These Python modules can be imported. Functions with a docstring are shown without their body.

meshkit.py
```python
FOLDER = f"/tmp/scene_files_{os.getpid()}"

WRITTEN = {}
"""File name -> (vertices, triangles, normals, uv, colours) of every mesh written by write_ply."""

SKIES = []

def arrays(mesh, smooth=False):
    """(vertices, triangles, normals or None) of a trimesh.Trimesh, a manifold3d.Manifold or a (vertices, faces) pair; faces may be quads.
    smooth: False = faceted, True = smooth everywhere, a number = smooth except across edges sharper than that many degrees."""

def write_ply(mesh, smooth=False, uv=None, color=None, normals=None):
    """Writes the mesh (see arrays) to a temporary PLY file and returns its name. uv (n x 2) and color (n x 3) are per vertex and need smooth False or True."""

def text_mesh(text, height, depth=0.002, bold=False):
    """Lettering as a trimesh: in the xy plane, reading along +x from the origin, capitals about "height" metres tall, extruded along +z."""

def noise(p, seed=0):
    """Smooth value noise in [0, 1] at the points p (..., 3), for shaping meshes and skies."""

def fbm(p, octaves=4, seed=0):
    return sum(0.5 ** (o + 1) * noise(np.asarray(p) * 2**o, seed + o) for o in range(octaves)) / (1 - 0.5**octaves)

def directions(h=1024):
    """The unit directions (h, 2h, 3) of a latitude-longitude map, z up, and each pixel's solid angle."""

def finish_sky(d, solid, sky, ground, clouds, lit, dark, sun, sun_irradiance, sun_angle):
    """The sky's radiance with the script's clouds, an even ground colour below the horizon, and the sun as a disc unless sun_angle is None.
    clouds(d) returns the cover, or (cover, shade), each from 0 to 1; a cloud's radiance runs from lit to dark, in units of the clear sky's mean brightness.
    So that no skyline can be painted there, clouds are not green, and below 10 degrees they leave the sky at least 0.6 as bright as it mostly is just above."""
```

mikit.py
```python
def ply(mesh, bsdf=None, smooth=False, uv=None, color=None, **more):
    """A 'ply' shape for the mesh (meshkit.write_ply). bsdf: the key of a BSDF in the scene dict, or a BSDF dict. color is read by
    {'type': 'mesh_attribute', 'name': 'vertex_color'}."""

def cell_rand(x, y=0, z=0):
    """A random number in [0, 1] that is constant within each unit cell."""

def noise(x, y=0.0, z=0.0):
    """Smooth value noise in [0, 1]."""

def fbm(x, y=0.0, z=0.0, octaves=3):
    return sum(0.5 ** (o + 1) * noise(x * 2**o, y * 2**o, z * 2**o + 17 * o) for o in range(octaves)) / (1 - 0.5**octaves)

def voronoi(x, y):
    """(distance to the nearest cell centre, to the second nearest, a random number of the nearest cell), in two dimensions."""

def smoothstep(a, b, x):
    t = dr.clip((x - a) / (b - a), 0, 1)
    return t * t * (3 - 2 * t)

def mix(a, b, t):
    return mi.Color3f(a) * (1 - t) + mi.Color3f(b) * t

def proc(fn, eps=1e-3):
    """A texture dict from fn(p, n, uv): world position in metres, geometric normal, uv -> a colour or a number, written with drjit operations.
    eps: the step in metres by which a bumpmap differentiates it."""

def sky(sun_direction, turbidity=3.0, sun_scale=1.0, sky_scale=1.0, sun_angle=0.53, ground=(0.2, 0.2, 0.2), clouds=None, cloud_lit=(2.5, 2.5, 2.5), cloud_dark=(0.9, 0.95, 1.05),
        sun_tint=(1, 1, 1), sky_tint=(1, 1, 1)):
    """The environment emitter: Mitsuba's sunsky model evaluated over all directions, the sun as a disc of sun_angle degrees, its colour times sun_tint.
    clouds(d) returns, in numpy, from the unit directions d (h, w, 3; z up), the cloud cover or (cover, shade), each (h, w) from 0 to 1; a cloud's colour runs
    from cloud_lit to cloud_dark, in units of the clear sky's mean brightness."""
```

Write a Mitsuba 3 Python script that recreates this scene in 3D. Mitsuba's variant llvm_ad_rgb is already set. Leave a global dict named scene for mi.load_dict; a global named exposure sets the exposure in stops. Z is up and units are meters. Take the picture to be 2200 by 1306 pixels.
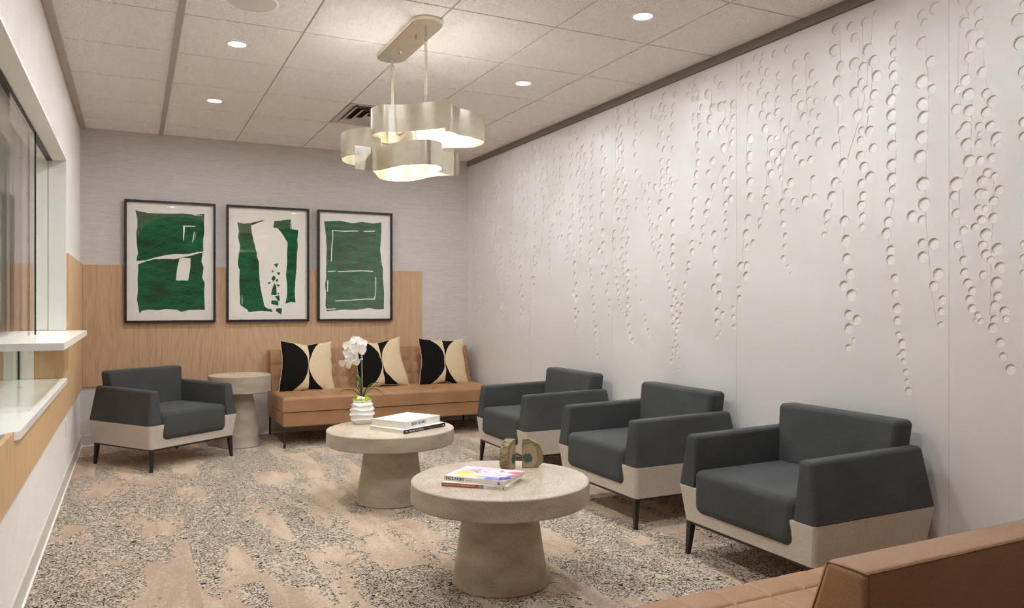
import math, random
import numpy as np
import drjit as dr
import trimesh
import mitsuba as mi
import manifold3d as m3
from scipy.spatial import Delaunay
from shapely.geometry import Polygon, LineString, MultiPolygon
from shapely.ops import unary_union
import meshkit
import mikit

T = mi.ScalarTransform4f
scene, labels = {}, {}
rng = np.random.default_rng(7)
random.seed(7)

# ------------------------------------------------------------------ camera, light levels, exposure
YAW = 0.4585
CAM_H = 1.208
scene['camera'] = {'type': 'perspective', 'fov': 2 * math.degrees(math.atan(1100 / 1646.7)), 'fov_axis': 'x',
                   'near_clip': 0.05, 'far_clip': 60.0,
                   'to_world': T().look_at(origin=[0, 0, CAM_H], target=[math.sin(YAW), math.cos(YAW), CAM_H], up=[0, 0, 1])}
exposure = 0.14
DOWNLIGHT = [520.0, 534.0, 546.0]
BULB = [165.0, 160.0, 152.0]
OFFICE = [10.0, 10.8, 9.4]
CEIL_Z = 2.699

# ------------------------------------------------------------------ materials


def lin(*c):
    c = np.array(c, float) / 255
    return np.where(c <= 0.04045, c / 12.92, ((c + 0.055) / 1.055) ** 2.4).tolist()


def col(*c):
    return mi.Color3f(lin(*c))


def mat(name, color, rough=0.6, metallic=0.0, spec=0.5, bump=None, bump_scale=1.0, **more):
    b = {'type': 'principled', 'base_color': {'type': 'rgb', 'value': color} if isinstance(color, (list, tuple)) else color,
         'roughness': rough, 'metallic': metallic, 'specular': spec, **more}
    if bump is not None:
        b = {'type': 'bumpmap', 'arbitrary': bump, 'scale': bump_scale, 'bsdf': b}
    scene[name] = {'type': 'twosided', 'bsdf': b}
    return name


N, FBM, VOR, SS, MIX, CR = mikit.noise, mikit.fbm, mikit.voronoi, mikit.smoothstep, mikit.mix, mikit.cell_rand


def speckle(c1, c2, f=700.0, big=6.0, amt=0.25):
    a, b = lin(*c1), lin(*c2)

    def fn(p, n, uv):
        t = N(p.x * f, p.y * f, p.z * f) * (1 - amt) + FBM(p.x * big, p.y * big, p.z * big, 2) * amt
        return MIX(a, b, SS(0.2, 0.8, t))
    return mikit.proc(fn)


def wood_fn(c_dark, c_mid, c_light):
    a, b, cc = lin(*c_dark), lin(*c_mid), lin(*c_light)

    def fn(p, n, uv):
        h = p.x + p.y * 0.983
        z = p.z
        plank = dr.floor(h / 0.31)
        hh = h + 0.0 * plank
        warp = FBM(hh * 3.1, z * 0.55, 1.7, 3)
        g = hh * 21.0 + 16.0 * warp
        f = g - dr.floor(g)
        ring = SS(0.0, 0.35, f) * (1 - SS(0.75, 1.0, f))
        fine = N(hh * 420.0, z * 9.0)
        fine2 = N(hh * 90.0, z * 14.0, 4.0)
        big = FBM(hh * 1.9, z * 0.4, 9.0, 2)
        t = dr.clip(0.15 * ring + 0.34 * fine + 0.16 * fine2 + 0.34 * big, 0, 1)
        c = MIX(a, b, SS(0.15, 0.55, t))
        return c * (1 - SS(0.5, 0.9, t)) + mi.Color3f(cc) * SS(0.5, 0.9, t)
    return mikit.proc(fn)


mat('oak_back', wood_fn((182, 146, 113), (202, 167, 133), (214, 182, 149)), 0.5, spec=0.35)
mat('oak_left', wood_fn((192, 156, 116), (206, 171, 130), (216, 184, 146)), 0.5, spec=0.35)


def wallpaper_fn(p, n, uv):
    h = p.x + p.y
    t = 0.5 * N(h * 28.0, p.z * 420.0) + 0.3 * N(h * 9.0, p.z * 160.0, 3.0) + 0.2 * N(h * 300.0, p.z * 60.0, 5.0)
    return MIX(lin(206, 200, 196), lin(217, 212, 209), SS(0.25, 0.75, t))


mat('wallpaper', mikit.proc(wallpaper_fn), 0.75, spec=0.2)
mat('wall_cover_left', speckle((222, 217, 213), (232, 228, 225), 240.0, 12.0, 0.3), 0.7, spec=0.25)
mat('white_paint', lin(246, 244, 240), 0.45, spec=0.35)
mat('panel_white', lin(224, 222, 220), 0.38, spec=0.4)
mat('trim_grey', lin(126, 117, 109), 0.5, spec=0.3)
mat('grid_metal', lin(176, 165, 156), 0.5, spec=0.3)
mat('vinyl_base', lin(204, 202, 192), 0.45, spec=0.4)
mat('office_paint', lin(196, 194, 182), 0.7, spec=0.2)


def tile_fn(p, n, uv):
    s1 = SS(0.62, 0.78, N(p.x * 470.0, p.y * 470.0))
    s2 = SS(0.74, 0.84, N(p.x * 270.0, p.y * 270.0, 7.0))
    t = dr.clip(0.8 * s1 + 0.45 * s2, 0, 1)
    return MIX(lin(246, 241, 237), lin(176, 167, 160), t)


mat('ceiling_tile', mikit.proc(tile_fn), 0.85, spec=0.1)


def carpet_fn(p, n, uv):
    u, v = p.x, p.y
    i = dr.floor(u / 0.25)
    vv = v + CR(i, 5) * 1.0
    j = dr.floor(vv / 1.0)
    r1, r2 = CR(i, j, 3), CR(i, j, 7)
    m = FBM(u * 4.6 + r1 * 2.2, v * 1.7 + r2 * 2.2, 0.0, 3)
    rag = N(u * 42.0, v * 30.0, 2.0) - 0.5
    mm = m + 0.16 * rag + 0.12 * (CR(i, j, 11) - 0.5)
    mask = SS(0.39, 0.47, mm)
    f1, f2, w = VOR(u * 68.0 + 0.5 * N(u * 90.0, v * 90.0), v * 92.0)
    line = 1 - SS(0.13, 0.31, f2 - f1)
    broken = SS(0.42, 0.52, N(u * 110.0, v * 110.0, 3.3) + 0.9 * dr.minimum(mm - 0.48, 0.10))
    dark = line * broken * SS(0.375, 0.395, mm)
    fine = N(u * 700.0, v * 700.0)
    streak = FBM(u * 17.0 + r1 * 3.0, v * 2.6, 1.0, 3)
    cloud = FBM(u * 5.0, v * 4.0, 4.0, 3)
    plain = MIX(lin(172, 151, 133), lin(198, 179, 160), SS(0.3, 0.7, 0.45 * streak + 0.25 * cloud + 0.3 * N(u * 160.0, v * 110.0)))
    cells = MIX(lin(174, 157, 140), lin(212, 197, 179), w)
    c = plain * (1 - mask) + cells * mask
    c = c * (0.76 + 0.44 * fine)
    tint = MIX(lin(28, 28, 34), lin(60, 52, 50), N(u * 14.0, v * 5.0, 8.0))
    return c * (1 - dark) + tint * dark


mat('carpet', mikit.proc(carpet_fn), 0.95, spec=0.05)
mat('carpet_joint', lin(150, 132, 116), 0.95, spec=0.05)

mat('charcoal_fabric', speckle((54, 56, 57), (88, 90, 90), 620.0, 7.0, 0.2), 0.9, spec=0.15, sheen=0.4)
mat('beige_fabric', speckle((184, 172, 159), (226, 215, 204), 560.0, 7.0, 0.2), 0.9, spec=0.15, sheen=0.2)
mat('black_metal', lin(34, 32, 30), 0.4, spec=0.5)


def leather_fn(p, n, uv):
    t = 0.5 * FBM(p.x * 6.0, p.y * 6.0, p.z * 6.0, 2) + 0.5 * N(p.x * 800.0, p.y * 800.0, p.z * 800.0)
    return MIX(lin(153, 113, 79), lin(174, 132, 96), SS(0.25, 0.75, t))


def leather_bump(p, n, uv):
    return FBM(p.x * 520.0, p.y * 520.0, p.z * 520.0, 2)


mat('tan_leather', mikit.proc(leather_fn), 0.42, spec=0.4, bump=mikit.proc(leather_bump, 5e-4), bump_scale=0.0006)
mat('leather_seam', lin(128, 88, 58), 0.6, spec=0.3)


def concrete_fn(p, n, uv):
    t = 0.6 * FBM(p.x * 7.0, p.y * 7.0, p.z * 14.0, 4) + 0.4 * N(p.x * 420.0, p.y * 420.0, p.z * 420.0)
    return MIX(lin(160, 144, 127), lin(194, 180, 162), SS(0.28, 0.72, t))


def concrete_bump(p, n, uv):
    return FBM(p.x * 210.0, p.y * 210.0, p.z * 300.0, 2)


mat('concrete_rough', mikit.proc(concrete_fn), 0.75, spec=0.3, bump=mikit.proc(concrete_bump, 8e-4), bump_scale=0.0018)
mat('concrete_smooth', mikit.proc(concrete_fn), 0.6, spec=0.35)


def polished_fn(p, n, uv):
    t = 0.5 * FBM(p.x * 9.0, p.y * 9.0, 3.0, 4) + 0.5 * N(p.x * 240.0, p.y * 240.0, 1.0)
    return MIX(lin(174, 159, 143), lin(202, 188, 171), SS(0.25, 0.75, t))


mat('concrete_polished', mikit.proc(polished_fn), 0.2, spec=0.5)


def quartz_fn(p, n, uv):
    w = FBM(p.x * 4.0, p.y * 2.6, p.z * 4.0, 4)
    v = dr.abs(p.x * 2.0 + p.y * 1.3 + 2.4 * w - 6.2)
    v2 = v - dr.floor(v)
    vein = 1 - SS(0.0, 0.05, dr.abs(v2 - 0.5))
    return MIX(lin(240, 239, 236), lin(205, 202, 198), vein * SS(0.3, 0.7, N(p.x * 6.0, p.y * 6.0, 2.0)))


mat('quartz', mikit.proc(quartz_fn), 0.15, spec=0.5)


def silver_fn(p, n, uv):
    t = 0.5 * FBM(p.x * 40.0, p.y * 40.0, p.z * 40.0, 3) + 0.5 * N(p.x * 220.0, p.y * 220.0, p.z * 700.0)
    return MIX(lin(222, 213, 192), lin(232, 224, 205), SS(0.25, 0.75, t))


mat('silver_leaf', mikit.proc(silver_fn), 0.24, metallic=0.92)
mat('silver_inside', lin(214, 204, 182), 0.4, metallic=0.75)
mat('nickel', lin(206, 198, 182), 0.3, metallic=0.9)
mat('black_frame', lin(30, 28, 27), 0.4, spec=0.4)
mat('art_paper', lin(247, 243, 234), 0.85, spec=0.1)


def green_fn(c1, c2, c3):
    def fn(p, n, uv):
        t = 0.5 * FBM(p.x * 9.0, 0.0, p.z * 26.0, 4) + 0.5 * N(p.x * 60.0, p.y, p.z * 260.0)
        u = FBM(p.x * 5.0, 2.0, p.z * 7.0, 3)
        return MIX(lin(*c1), lin(*c2), SS(0.25, 0.7, t)) * (1 - SS(0.52, 0.72, u) * 0.55) + mi.Color3f(lin(*c3)) * SS(0.52, 0.72, u) * 0.55
    return mikit.proc(fn)


mat('print_green', green_fn((10, 62, 38), (24, 108, 66), (40, 50, 26)), 0.8, spec=0.15)
mat('print_green_muted', green_fn((52, 82, 60), (70, 120, 84), (80, 84, 70)), 0.8, spec=0.15)
mat('print_pale_green', green_fn((54, 84, 52), (70, 112, 72), (84, 92, 70)), 0.8, spec=0.15)
scene['clear_glass'] = {'type': 'thindielectric', 'int_ior': 1.5}
mat('glass_edge', lin(18, 46, 40), 0.2, spec=0.5)
mat('white_plastic', lin(238, 236, 232), 0.35, spec=0.4)
mat('speaker_white', lin(214, 207, 198), 0.6, spec=0.2)
mat('vent_metal', lin(206, 198, 190), 0.5, spec=0.3)
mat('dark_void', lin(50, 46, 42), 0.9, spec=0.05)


def pillow_fn(p, n, uv):
    u, v = uv.x, uv.y
    left = dr.square((u + 1.0) / 0.985) + dr.square(v / 1.12) < 1.0
    right = dr.square((u - 1.0) / 0.985) + dr.square(v / 1.12) < 1.0
    weave = 0.85 + 0.25 * N(p.x * 600.0, p.y * 600.0, p.z * 600.0)
    cream, black = mi.Color3f(lin(226, 206, 170)), mi.Color3f(lin(24, 22, 22))
    c = dr.select(u < 0, dr.select(left, black, cream), dr.select(right, cream, black))
    return dr.select(u > 1.5, cream, c) * weave


mat('pillow_cover', mikit.proc(pillow_fn), 0.92, spec=0.1, sheen=0.2)
mat('cream_piping', lin(224, 206, 172), 0.9, spec=0.1)

mat('white_ceramic', lin(240, 239, 237), 0.4, spec=0.4)
mat('moss', speckle((130, 170, 20), (196, 224, 60), 260.0, 30.0, 0.4), 0.9, spec=0.1)
mat('leaf_green', speckle((36, 72, 30), (70, 112, 52), 90.0, 14.0, 0.5), 0.35, spec=0.5)
mat('stem_green', speckle((104, 104, 68), (150, 146, 104), 90.0, 20.0, 0.5), 0.6)
mat('stem_dark', lin(62, 60, 42), 0.6)
mat('petal_white', lin(246, 243, 240), 0.7, spec=0.2)
mat('petal_yellow', lin(232, 200, 60), 0.6, spec=0.2)

mat('cover_white', lin(240, 237, 232), 0.35, spec=0.4)
mat('pages', speckle((214, 206, 194), (236, 230, 220), 500.0, 30.0, 0.1), 0.8, spec=0.1)
mat('ink_black', lin(26, 24, 24), 0.5)
mat('spine_black', lin(40, 30, 28), 0.4)
mat('spine_rust', lin(172, 92, 44), 0.4)
mat('ink_white', lin(236, 232, 226), 0.5)
mat('ink_grey', lin(150, 146, 142), 0.5)
mat('ink_yellow', lin(220, 200, 90), 0.6)


def facepaint_fn(p, n, uv):
    u, v = uv.x, uv.y
    w = 1.6 * (FBM(u * 8.0, v * 8.0, 1.0, 4) - 0.5)

    def blob(cu, cv, ru, rv, s=0.15):
        return 1 - SS(s, 1.0, dr.sqrt(dr.square((u - cu + 0.25 * w) / ru) + dr.square((v - cv + 0.25 * w) / rv)))
    c = MIX(lin(232, 206, 226), lin(246, 236, 246), SS(0.3, 0.7, N(u * 6.0, v * 6.0)))
    for a, k in (((0.14, 0.30, 0.16, 0.34), (226, 202, 60)), ((0.38, 0.20, 0.3, 0.25), (212, 224, 110)), ((0.72, 0.10, 0.36, 0.24), (86, 112, 196)),
                 ((0.95, 0.28, 0.16, 0.4), (52, 46, 150)), ((0.94, 0.72, 0.14, 0.34), (228, 60, 96)), ((0.30, 0.52, 0.17, 0.16), (120, 92, 120)),
                 ((0.28, 0.45, 0.14, 0.13), (226, 230, 240)), ((0.27, 0.44, 0.07, 0.10), (52, 78, 140)), ((0.70, 0.80, 0.12, 0.12), (96, 60, 96)),
                 ((0.60, 0.45, 0.2, 0.25), (224, 214, 244)), ((0.30, 0.70, 0.2, 0.10), (196, 150, 176))):
        t = blob(*a)
        c = c * (1 - t) + col(*k) * t
    return c


mat('facepaint_cover', mikit.proc(facepaint_fn), 0.22, spec=0.5)


def agate_fn(p, n, uv):
    w = FBM(uv.x * 5.0, uv.y * 5.0, 2.0, 4) - 0.5
    r = dr.sqrt(dr.square(uv.x - 0.30) * 1.1 + dr.square(uv.y - 0.36)) + 0.30 * w
    bands = N(r * 30.0 + 3.0 * w, 0.5, 1.0) * 0.6 + 0.4 * N(uv.x * 40.0, uv.y * 40.0)
    c = MIX(lin(146, 124, 100), lin(196, 176, 148), bands)
    olive = SS(0.40, 0.55, r)
    c = c * (1 - olive) + MIX(lin(92, 84, 54), lin(170, 158, 116), bands) * olive
    hole = 1 - SS(0.15, 0.2, dr.sqrt(dr.square((uv.x - 0.24) / 1.3) + dr.square((uv.y - 0.34) / 0.9)) + 0.06 * (FBM(uv.x * 9.0, uv.y * 9.0, 5.0, 2) - 0.5))
    teal = MIX(lin(24, 62, 48), lin(60, 120, 96), N(uv.x * 60.0, uv.y * 60.0))
    return c * (1 - hole) + teal * hole


mat('agate_face', mikit.proc(agate_fn), 0.2, spec=0.5)
mat('agate_rind', speckle((94, 85, 58), (160, 146, 108), 140.0, 60.0, 0.6), 0.55, spec=0.4)
scene['emit_body'] = {'type': 'twosided', 'bsdf': {'type': 'diffuse', 'reflectance': {'type': 'rgb', 'value': [0.8, 0.8, 0.8]}}}

# ------------------------------------------------------------------ mesh helpers


def key_for(name):
    if name not in used:
        used.add(name)
        return name
    k = 1
    while f'{name}_{k:03d}' in used:
        k += 1
    used.add(f'{name}_{k:03d}')
    return f'{name}_{k:03d}'


used = set()


def put(name, mesh, m, parent=None, smooth=False, tw=None, **kw):
    key = key_for((parent + '__' if parent else '') + name)
    d = dict(mesh) if isinstance(mesh, dict) else mikit.ply(mesh, m, smooth=smooth, **kw)
    if tw is not None:
        d['to_world'] = tw
    scene[key] = d
    return key


def thing(name, label, cat, group=None):
    key = key_for(name)
    labels[key] = {'label': label, 'category': cat}
    if group:
        labels[key]['group'] = group
    return key


def struct(name, mesh, m, label=None, smooth=False):
    key = put(name, mesh, m, smooth=smooth)
    labels[key] = {'kind': 'structure'}
    if label:
        labels[key]['label'] = label
    return key


def box(x0, x1, y0, y1, z0, z1):
    b = trimesh.creation.box((x1 - x0, y1 - y0, z1 - z0))
    b.apply_translation(((x0 + x1) / 2, (y0 + y1) / 2, (z0 + z1) / 2))
    return b


def cat(*ms):
    return trimesh.util.concatenate([m for m in ms])


def tm(man):
    m = man.to_mesh()
    return trimesh.Trimesh(m.vert_properties[:, :3], m.tri_verts, process=False)


def hull(pts, n=16):
    """rounded convex body: the hull of spheres (x, y, z, r)"""
    return tm(m3.Manifold.batch_hull([m3.Manifold.sphere(p[3], n).translate(list(map(float, p[:3]))) for p in pts]))


def rbox(x0, x1, y0, y1, z0, z1, r=0.003, n=8):
    return hull([(x, y, z, r) for x in (x0 + r, x1 - r) for y in (y0 + r, y1 - r) for z in (z0 + r, z1 - r)], n)


def chamfer_box(x0, x1, y0, y1, z0, z1, c=0.001):
    """box with chamfered edges, 44 triangles"""
    pts = []
    for sx, x in ((1, x0), (-1, x1)):
        for sy, y in ((1, y0), (-1, y1)):
            for sz, z in ((1, z0), (-1, z1)):
                pts += [(x + sx * c, y + sy * c, z), (x + sx * c, y, z + sz * c), (x, y + sy * c, z + sz * c)]
    return trimesh.convex.convex_hull(np.array(pts))


def lathe(prof, n=64, close=True):
    m = trimesh.creation.revolve(np.array(prof, float), sections=n)
    return m


def tube(path, r, n=8, cap=True):
    P = np.asarray(path, float)
    R = np.full(len(P), r) if np.isscalar(r) else np.asarray(r, float)
    d = np.gradient(P, axis=0)
    d /= np.linalg.norm(d, axis=1, keepdims=True)
    up = np.array([0, 0, 1.0]) if abs(d[0][2]) < 0.9 else np.array([1.0, 0, 0])
    V, F = [], []
    for i in range(len(P)):
        a = np.cross(d[i], up)
        a /= np.linalg.norm(a)
        b = np.cross(d[i], a)
        up = -np.cross(d[i], a) if False else up
        t = np.arange(n) / n * 2 * np.pi
        V += list(P[i] + R[i] * (np.cos(t)[:, None] * a + np.sin(t)[:, None] * b))
    for i in range(len(P) - 1):
        for k in range(n):
            q = [i * n + k, i * n + (k + 1) % n, (i + 1) * n + (k + 1) % n, (i + 1) * n + k]
            F += [[q[0], q[1], q[2]], [q[0], q[2], q[3]]]
    if cap:
        for base, e in ((0, 0), ((len(P) - 1) * n, 1)):
            V.append(P[0] if e == 0 else P[-1])
            for k in range(n):
                tri = [len(V) - 1, base + k, base + (k + 1) % n]
                F.append(tri if e else tri[::-1])
    m = trimesh.Trimesh(np.array(V), np.array(F), process=False)
    trimesh.repair.fix_normals(m)
    return m


def spline(pts, n=8):
    P = np.asarray(pts, float)
    Q = np.vstack([2 * P[0] - P[1], P, 2 * P[-1] - P[-2]])
    out = []
    for i in range(1, len(Q) - 2):
        for t in np.arange(n) / n:
            a, b, c, d = Q[i - 1], Q[i], Q[i + 1], Q[i + 2]
            out.append(0.5 * (2 * b + (c - a) * t + (2 * a - 5 * b + 4 * c - d) * t * t + (3 * b - a - 3 * c + d) * t ** 3))
    out.append(P[-1])
    return np.array(out)


def place(x, y, z=0.0, deg=0.0):
    return T().translate([x, y, z]).rotate([0, 0, 1], deg)


def puff_slab(L, W, H, nx, ny, amp, r, sub=8):
    """slab 0..L x 0..W, its top at z = 0 (tufted into nx x ny squares), its bottom at -H; rounded top edges"""
    def axis(total, n):
        base = np.linspace(0, total, n * sub + 1)
        seams = np.linspace(0, total, n + 1)[1:-1]
        extra = np.concatenate([seams + o for o in (-0.012, -0.006, -0.0025, 0.0025, 0.006, 0.012)]) if n > 1 else seams
        edge = r * (1 - np.cos(np.linspace(0, np.pi / 2, 6)))
        return np.unique(np.round(np.concatenate([base, extra, edge, total - edge]), 5))
    xs, ys = axis(L, nx), axis(W, ny)
    X, Y = np.meshgrid(xs, ys, indexing='ij')

    def dist(A, total, n):
        c = total / n
        d = np.abs((A + c / 2) % c - c / 2)
        return np.where((A < c / 2) | (A > total - c / 2), c / 2, d), c
    (dx, cx), (dy, cy) = dist(X, L, nx), dist(Y, W, ny)
    puff = np.minimum(1 - (1 - np.clip(dx / (cx / 2), 0, 1)) ** 2.6, 1 - (1 - np.clip(dy / (cy / 2), 0, 1)) ** 2.6)
    groove = np.exp(-(np.minimum(dx, dy) / 0.0045) ** 2)
    Z = amp * (puff - 1) - 0.0045 * groove
    e = np.minimum.reduce([X, L - X, Y, W - Y])
    k = np.clip(1 - e / r, 0, 1)
    Z = Z * (1 - k) - r * (1 - np.sqrt(np.clip(1 - k * k, 0, 1)))
    nX, nY = X.shape
    V = [np.stack([X, Y, Z], -1).reshape(-1, 3)]
    I = np.arange(nX * nY).reshape(nX, nY)
    q = np.stack([I[:-1, :-1], I[1:, :-1], I[1:, 1:], I[:-1, 1:]], -1).reshape(-1, 4)
    F = [q[:, [0, 1, 2]], q[:, [0, 2, 3]]]
    ring = np.concatenate([I[:, 0], I[-1, 1:], I[-2::-1, -1], I[0, -2:0:-1]])
    top = V[0][ring]
    low = top.copy()
    low[:, 2] = -H
    base = nX * nY
    V.append(low)
    V.append(np.array([[L / 2, W / 2, -H]]))
    m = len(ring)
    a = np.arange(m)
    b = (a + 1) % m
    F.append(np.stack([ring[a], base + a, ring[b]], -1))
    F.append(np.stack([ring[b], base + a, base + b], -1))
    F.append(np.stack([base + b, base + a, np.full(m, base + m)], -1))
    out = trimesh.Trimesh(np.vstack(V), np.vstack(F), process=False)
    trimesh.repair.fix_normals(out)
    return out


def moved(m, M):
    m = m.copy()
    m.apply_transform(M)
    return m


def rot(axis, deg, at=(0, 0, 0)):
    return trimesh.transformations.rotation_matrix(math.radians(deg), axis, at)


def trans(x, y, z):
    return trimesh.transformations.translation_matrix((x, y, z))


def text(s, h, origin, xdir, updir, m, parent, depth=0.0006, bold=False, width=None):
    t = meshkit.text_mesh(s, h, depth, bold)
    if width:
        t.apply_scale([width / (t.bounds[1][0] - t.bounds[0][0]), 1, 1])
    x, u = np.array(xdir, float), np.array(updir, float)
    x, u = x / np.linalg.norm(x), u / np.linalg.norm(u)
    M = np.eye(4)
    M[:3, 0], M[:3, 1], M[:3, 2], M[:3, 3] = x, u, np.cross(x, u), origin
    return put('lettering', moved(t, M), m, parent)


# ------------------------------------------------------------------ digitised carving (mm on the panel: across, height, radius) and prints (thousandths of the sheet)
DIMPLES_A = "1238,2584,23 1245,2502,23 1193,2513,22 1231,2454,23 1182,2445,22 1179,2320,22 1186,2149,24 1189,2054,24 1196,1987,26 1187,1901,26 1185,1814,27 1203,1693,26 1216,1607,28 1162,1552,20 1207,1534,17 1262,1425,25 1214,1429,21 1217,1368,24 1273,1294,18 1271,1240,20 1142,2594,20 1079,2591,20 1092,2555,21 1101,2513,23 1052,2490,23 1088,2439,21 1112,2394,22 1049,2357,21 1079,2315,21 1098,2265,22 1043,2241,23 1071,2181,26 1033,2113,24 989,2116,13 1020,2039,21 1049,1974,24 982,1987,20 1026,1925,22 1054,1840,21 1072,1797,20 1062,1747,20 1109,1675,15 1106,1637,17 998,2576,22 907,2573,23 969,2449,22 973,2379,20 973,2320,20 979,2251,24 942,2192,20 920,2144,20 875,2112,18 941,2025,22 959,1945,19 952,1891,14 944,1755,22 942,1700,20 939,1639,17 922,1573,18 927,1515,17 937,1453,17 906,1407,11 883,1371,9 850,2479,24 853,2395,24 865,2300,22 830,2324,16 817,2252,25 797,2187,23 850,2040,28 848,1980,18 809,1944,22 751,1954,21 886,1855,24 915,1808,20 869,1755,16 836,1702,15 783,1747,25 726,1757,18 732,1851,21 771,2493,22 739,2394,25 757,2314,23 713,2333,15 763,2262,20 718,2248,17 740,2197,20 758,2145,13 696,2165,17 712,2096,22 763,2067,19 695,2035,24 652,2247,12 610,2479,24 598,1991,20 619,1747,23 643,1659,22 647,1612,12 663,1559,15 588,2581,27 599,2476,29 565,2388,25 583,2317,28 579,2220,27 556,2065,23 592,1992,25 547,1902,27 595,1813,27 571,1800,18 616,1746,27 503,2563,24 482,2503,23 423,2560,20 407,2423,29 485,2377,29 435,2350,20 375,2360,27 358,2283,26 445,2277,19 481,2234,29 418,2234,18 371,2199,24 391,2129,21 464,2124,27 442,2043,19 397,2031,25 448,1996,20 378,1947,22 449,1922,24 429,1866,24 394,1813,26 443,1789,21 433,1728,21 244,2485,19 269,2424,22 266,2366,19 272,2310,22 270,2262,22 256,2194,22 281,2153,25 279,2083,26 278,2017,24 276,1939,26 279,1853,26 278,1789,25 272,1737,19 125,2495,22 114,2455,18 127,2369,27 127,2198,29 126,2099,26 120,2037,27 128,1950,28 135,1864,30 122,1742,30 362,2581,15 643,1661,24 646,1613,15 665,1559,16 540,1616,27 531,1521,26 527,1432,25 506,1355,25 544,1297,25 500,1250,29 517,1155,24 467,1132,23 515,1088,24 486,1032,12 519,994,16 444,1683,23 436,1628,18 440,1578,16 292,1679,21 295,1591,22 306,1538,24 283,1457,22 283,1414,22 262,1325,21 259,1257,17 249,1188,23 248,1133,18 243,1067,15 222,1028,20 220,984,17 239,971,12 216,947,13 205,899,14 199,857,11 191,815,17 116,1652,28 173,1603,26 127,1583,19 125,1478,21 122,1417,24 65,2502,25 84,2275,24 79,2153,20 70,1471,25 49,1340,23 69,1288,21 29,1227,17 34,1177,16 37,1116,15"
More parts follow.
